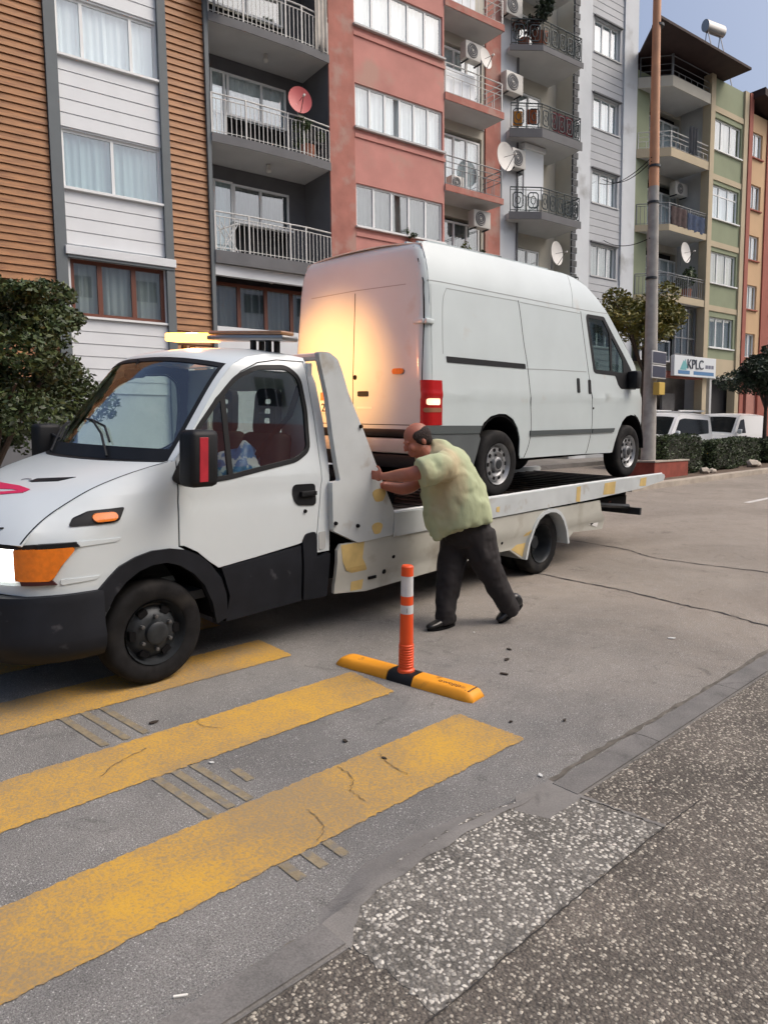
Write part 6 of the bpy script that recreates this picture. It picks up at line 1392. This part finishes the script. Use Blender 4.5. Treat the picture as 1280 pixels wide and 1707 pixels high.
lathe(bm, prof, (0, 0, 0), axis='z', seg=28); pst = build('post', bm, M_or, t, 40)
PT = .785
for z0, z1, m, nm in ((.461, .52, M_bw, 'white_band'), (.52, .58, M_or, 'orange_band'), (.58, .715, M_bw, 'white_band'), (.715, PT, M_or, 'cap')):
    bm = NB(); rz = lambda z: .0435-.004*(z-.46)/.3
    pf = [(rz(z0), z0), (rz(z1), z1)] if nm != 'cap' else [(rz(z0)+.001, z0), (rz(z1)+.001, z1-.008), (rz(z1)-.006, z1), (0, z1)]
    lathe(bm, pf, (0, 0, 0), axis='z', seg=28); build(nm, bm, m, t, 40)
bm = text_bm('1', .045, .001); bmesh.ops.transform(bm, matrix=Matrix.Rotation(R(35), 4, 'Z') @ Matrix.Translation((-.01, -.0445, .472)) @ Matrix.Rotation(R(90), 4, 'X'), verts=bm.verts); build('mark', bm, MATS['grey_decal'], t)

# ------------------------------------------------------------------ the man pushing
def remesh(o, vox, sm=4):
    m = o.modifiers.new('r', 'REMESH'); m.mode = 'VOXEL'; m.voxel_size = vox; m.use_smooth_shade = True
    if sm: s = o.modifiers.new('s', 'SMOOTH'); s.iterations = sm; s.factor = .5
def limb(bm, pts, seg=16, tipk=(.5, .5)):
    """pts: (x,y,z, ra, rb) rings, ra across, rb in depth, closed ends"""
    P = smooth_list(pts, (len(pts)-1)*5); rings = []; n = len(P); up = None
    for i, p in enumerate(P):
        c = Vector(p[:3]); d = (Vector(P[min(i+1, n-1)][:3])-Vector(P[max(i-1, 0)][:3])).normalized()
        sidev = Vector((.15, 1, 0)).normalized(); a = d.cross(sidev)
        if a.length < .3: sidev = Vector((1, 0, .1)).normalized(); a = d.cross(sidev)
        a.normalize(); b_ = a.cross(d).normalized()
        rings.append([bm.verts.new(c+a*math.cos(2*math.pi*k/seg)*p[3]+b_*math.sin(2*math.pi*k/seg)*p[4]) for k in range(seg)])
    for a, b_ in zip(rings, rings[1:]):
        for k in range(seg): bm.faces.new((a[k], a[(k+1) % seg], b_[(k+1) % seg], b_[k]))
    for rg, sgn, i in ((rings[0], -1, 0), (rings[-1], 1, n-1)):
        c = Vector(P[i][:3]); d = (Vector(P[min(1, n-1)][:3])-Vector(P[0][:3])).normalized() if i == 0 else (Vector(P[-1][:3])-Vector(P[-2][:3])).normalized()
        tip = bm.verts.new(c+d*sgn*min(P[i][3], P[i][4])*tipk[0 if i == 0 else 1])
        for k in range(seg): bm.faces.new((rg[k], rg[(k+1) % seg], tip))
def ell(bm, c, r, rot=None, sub=3):
    t_ = bmesh.new(); bmesh.ops.create_icosphere(t_, subdivisions=sub, radius=1)
    M = Matrix.Translation(c) @ (rot or Matrix()) @ Matrix.Diagonal((*r, 1)); bmesh.ops.transform(t_, matrix=M, verts=t_.verts)
    me = bpy.data.meshes.new('t'); t_.to_mesh(me); t_.free(); bm.from_mesh(me); bpy.data.meshes.remove(me)
PB = Vector((4.55, 3.85, gz(4.55, 3.85)))
man = thing('person', 'heavy balding man in pale green shirt and dark trousers leaning against the truck', 'person', loc=PB)
def pp(pts): return [(p[0]-PB.x, p[1]-PB.y, p[2]-PB.z, *p[3:]) for p in pts]
M_skin = mat('skin', (.36, .125, .08), .5, var=.12, vscale=9); M_hair = mat('hair', (.022, .010, .008), .8, var=.5, vscale=60, bump=1, bscale=90)
M_shirt = mat('shirt_cotton', (.42, .47, .29), .85, var=.08, vscale=3, bump=.9, bscale=5, col2=(.46, .40, .25), thr=(.47, .60), c2scale=1.7, stretch=(1.6, 1, .7)); M_trous = mat('dark_trousers', (.018, .015, .016), .85, var=.3, vscale=5, bump=.3, bscale=9); M_shoe = mat('black_leather', (.012, .012, .013), .3, var=.2)
bm = NB()
hc = Vector((4.175, 4.05, 1.785))-PB
H_ = lambda x, y, z: hc+(Matrix.Rotation(R(-24), 3, 'Z') @ (Matrix.Rotation(R(-24), 3, 'Y') @ Vector((x, y, z))))
HRot = Matrix.Rotation(R(-24), 4, 'Z') @ Matrix.Rotation(R(-24), 4, 'Y')
ell(bm, H_(.02, 0, .025), (.110, .083, .100), HRot); ell(bm, H_(-.025, 0, -.045), (.075, .068, .085), HRot); ell(bm, H_(-.055, 0, -.095), (.045, .045, .035), HRot)
ell(bm, H_(-.108, 0, -.030), (.018, .014, .028), HRot); ell(bm, H_(-.118, 0, -.045), (.014, .015, .011), HRot); ell(bm, H_(-.095, 0, -.078), (.012, .026, .007), HRot); ell(bm, H_(-.094, 0, -.092), (.012, .024, .007), HRot)
ell(bm, H_(-.090, 0, .010), (.015, .055, .010), HRot)
for s in (-1, 1): ell(bm, H_(.025, s*.083, -.030), (.020, .010, .033), HRot); ell(bm, H_(-.070, s*.045, -.045), (.03, .02, .03), HRot)
limb(bm, pp([(4.21, 4.045, 1.72, .075, .07), (4.27, 4.03, 1.66, .085, .08), (4.36, 4.0, 1.60, .13, .14)]))
limb(bm, pp([(4.40, 3.99, 1.58, .14, .20), (4.50, 3.96, 1.40, .19, .19), (4.57, 3.93, 1.22, .19, .17), (4.62, 3.90, 1.05, .15, .14)]))
limb(bm, pp([(4.22, 3.80, 1.60, .075, .075), (4.07, 3.86, 1.545, .063, .063), (3.99, 3.92, 1.515, .058, .058), (3.985, 4.05, 1.50, .052, .050), (3.99, 4.19, 1.49, .036, .042), (3.985, 4.24, 1.49, .030, .040)]))
limb(bm, pp([(4.42, 4.20, 1.56, .07, .07), (4.34, 4.22, 1.42, .058, .058), (4.24, 4.26, 1.375, .052, .05), (4.12, 4.33, 1.40, .038, .04), (4.08, 4.35, 1.41, .03, .038)]))
for (bx, by, bz, dx, dz) in ((3.985, 4.25, 1.49, 0, 0), (4.065, 4.355, 1.41, 0, 0)):
    b0 = Vector((bx, by, bz))-PB
    near = by < 4.3
    ex = Vector((-.35, .93, .10)).normalized() if near else Vector((-.75, .55, .25)).normalized()     # finger direction
    sx = Vector((0, -.1, 1)).normalized(); pn = ex.cross(sx).normalized()
    ell(bm, b0+ex*.030, (.045, .020, .045), Matrix(((ex.x, pn.x, sx.x, 0), (ex.y, pn.y, sx.y, 0), (ex.z, pn.z, sx.z, 0), (0, 0, 0, 1))))
    for k, (off_, ln) in enumerate(((.030, .062), (.011, .072), (-.009, .068), (-.028, .054))):
        a = b0+ex*.062+sx*off_; limb(bm, [(*a, .0095, .0095), (*(a+ex*ln*.45+pn*.006), .009, .009), (*(a+ex*ln*.8+pn*.020), .0082, .0082), (*(a+ex*ln*.92+pn*.036), .007, .007)], 8)
    a = b0+ex*.015+sx*.036; limb(bm, [(*a, .012, .012), (*(a+sx*.028+ex*.020+pn*.006), .0105, .0105), (*(a+sx*.038+ex*.045+pn*.015), .008, .008)], 8)
body = build('body', bm, M_skin, man, 180); remesh(body, .006, 3)
bm = NB()
ell(bm, H_(.036, 0, .012), (.104, .093, .092), HRot); ell(bm, H_(.01, -.066, .028), (.055, .024, .042), HRot); ell(bm, H_(.01, .066, .028), (.055, .024, .042), HRot); ell(bm, H_(-.005, -.077, .0), (.016, .011, .030), HRot); ell(bm, H_(.075, 0, -.04), (.055, .072, .05), HRot); ell(bm, H_(-.0, 0, .088), (.055, .05, .028), HRot)
h_ = build('hair', bm, M_hair, man, 180); remesh(h_, .006, 2)
bm = NB()   # shirt
limb(bm, pp([(4.27, 4.03, 1.675, .10, .11), (4.34, 4.01, 1.64, .155, .20), (4.43, 3.99, 1.56, .205, .25), (4.47, 3.965, 1.45, .245, .265), (4.50, 3.945, 1.34, .275, .275), (4.53, 3.925, 1.23, .290, .272), (4.545, 3.915, 1.13, .292, .262), (4.55, 3.91, 1.07, .285, .252)]), 28, (.3, .0))
for q, dz in ((0, .0), (.05, .03), (-.05, .03), (.10, .07), (-.10, .07)): prism(bm, rnd([(4.235-PB.x+abs(q)*.4, 1.30-PB.z), (4.60-PB.x, 1.26-PB.z), (4.50-PB.x, 1.03-PB.z), (4.34-PB.x, .985-PB.z+dz), (4.27-PB.x+abs(q)*.3, .955-PB.z+dz)], .03), 'y', 3.93+q-.028-PB.y, 3.93+q+.028-PB.y)
limb(bm, pp([(4.34, 3.86, 1.585, .135, .11), (4.22, 3.80, 1.575, .125, .105), (4.10, 3.82, 1.545, .115, .10), (4.02, 3.85, 1.52, .115, .10)]), 16, (.5, 0))
limb(bm, pp([(4.40, 4.14, 1.56, .12, .11), (4.42, 4.21, 1.50, .11, .10), (4.36, 4.23, 1.43, .095, .09)]))
sh = build('shirt', bm, M_shirt, man, 180)
bm = NB(); lathe(bm, [(.083, 0), (.096, .012), (.100, .030), (.092, .040), (.086, .028)], (0, 0, 0), axis='z', seg=28, closed=True); bmesh.ops.transform(bm, matrix=Matrix.Translation((4.285-PB.x, 4.03-PB.y, 1.66-PB.z)) @ Matrix.Rotation(R(-52), 4, 'Y'), verts=bm.verts); build('collar', bm, M_shirt, man, 60); remesh(sh, .010, 12)
dp = sh.modifiers.new('folds', 'DISPLACE'); tx = bpy.data.textures.new('folds', 'MARBLE'); tx.noise_scale = .22; tx.turbulence = 9; dp.texture = tx; dp.strength = .022; dp.mid_level = .5
bm = NB()   # trousers
limb(bm, pp([(4.62, 3.93, 1.14, .22, .20), (4.64, 3.92, 1.02, .215, .205), (4.66, 3.91, .92, .17, .18)]), 20)
limb(bm, pp([(4.64, 4.00, 1.0, .16, .13), (4.57, 4.0, .82, .135, .12), (4.50, 3.98, .64, .110, .105), (4.46, 3.97, .46, .095, .092), (4.42, 3.96, .305, .092, .085), (4.42, 3.96, .255, .092, .085)]))
limb(bm, pp([(4.68, 3.82, 1.0, .15, .13), (4.70, 3.78, .82, .14, .12), (4.76, 3.75, .66, .112, .105), (4.86, 3.72, .48, .095, .09), (4.955, 3.70, .34, .085, .08), (4.985, 3.70, .30, .083, .08)]))
tr_ = build('trousers', bm, M_trous, man, 180); remesh(tr_, .012, 4)
dp = tr_.modifiers.new('folds', 'DISPLACE'); tx2 = bpy.data.textures.new('folds2', 'MARBLE'); tx2.noise_scale = .16; tx2.turbulence = 10; dp.texture = tx2; dp.strength = .013; dp.mid_level = .5
def shoe(c, yaw, pitch, z):
    bm = NB(); M = Matrix.Translation(Vector((c[0], c[1], z))-PB) @ Matrix.Rotation(yaw, 4, 'Z') @ Matrix.Rotation(pitch, 4, 'Y')
    t_ = bmesh.new(); limb(t_, [(.10, 0, .055, .052, .040), (.05, 0, .06, .055, .043), (-.03, 0, .05, .045, .046), (-.10, 0, .038, .034, .048), (-.17, 0, .030, .024, .040), (-.195, 0, .026, .016, .026)]); ell(t_, (.05, 0, .095), (.055, .042, .05))
    bmesh.ops.transform(t_, matrix=M, verts=t_.verts); me = bpy.data.meshes.new('t'); t_.to_mesh(me); t_.free(); bm.from_mesh(me); bpy.data.meshes.remove(me)
    o = build('shoe', bm, M_shoe, man, 180); remesh(o, .007, 2)
    bm = NB(); pts = [(.12*math.cos(a)*1-.035 if False else -.04+.155*math.cos(a), .050*math.sin(a)*(1-.15*math.cos(a))) for a in [2*math.pi*k/20 for k in range(20)]]; prism(bm, pts, 'z', -.006, .012); bmesh.ops.transform(bm, matrix=M, verts=bm.verts); build('sole', bm, M_gap, o)
shoe((4.42, 3.96), R(-4), 0, gz(4.4, 3.96)+.008); shoe((5.02, 3.70), R(-8), R(-24), gz(5.0, 3.7)+.085)
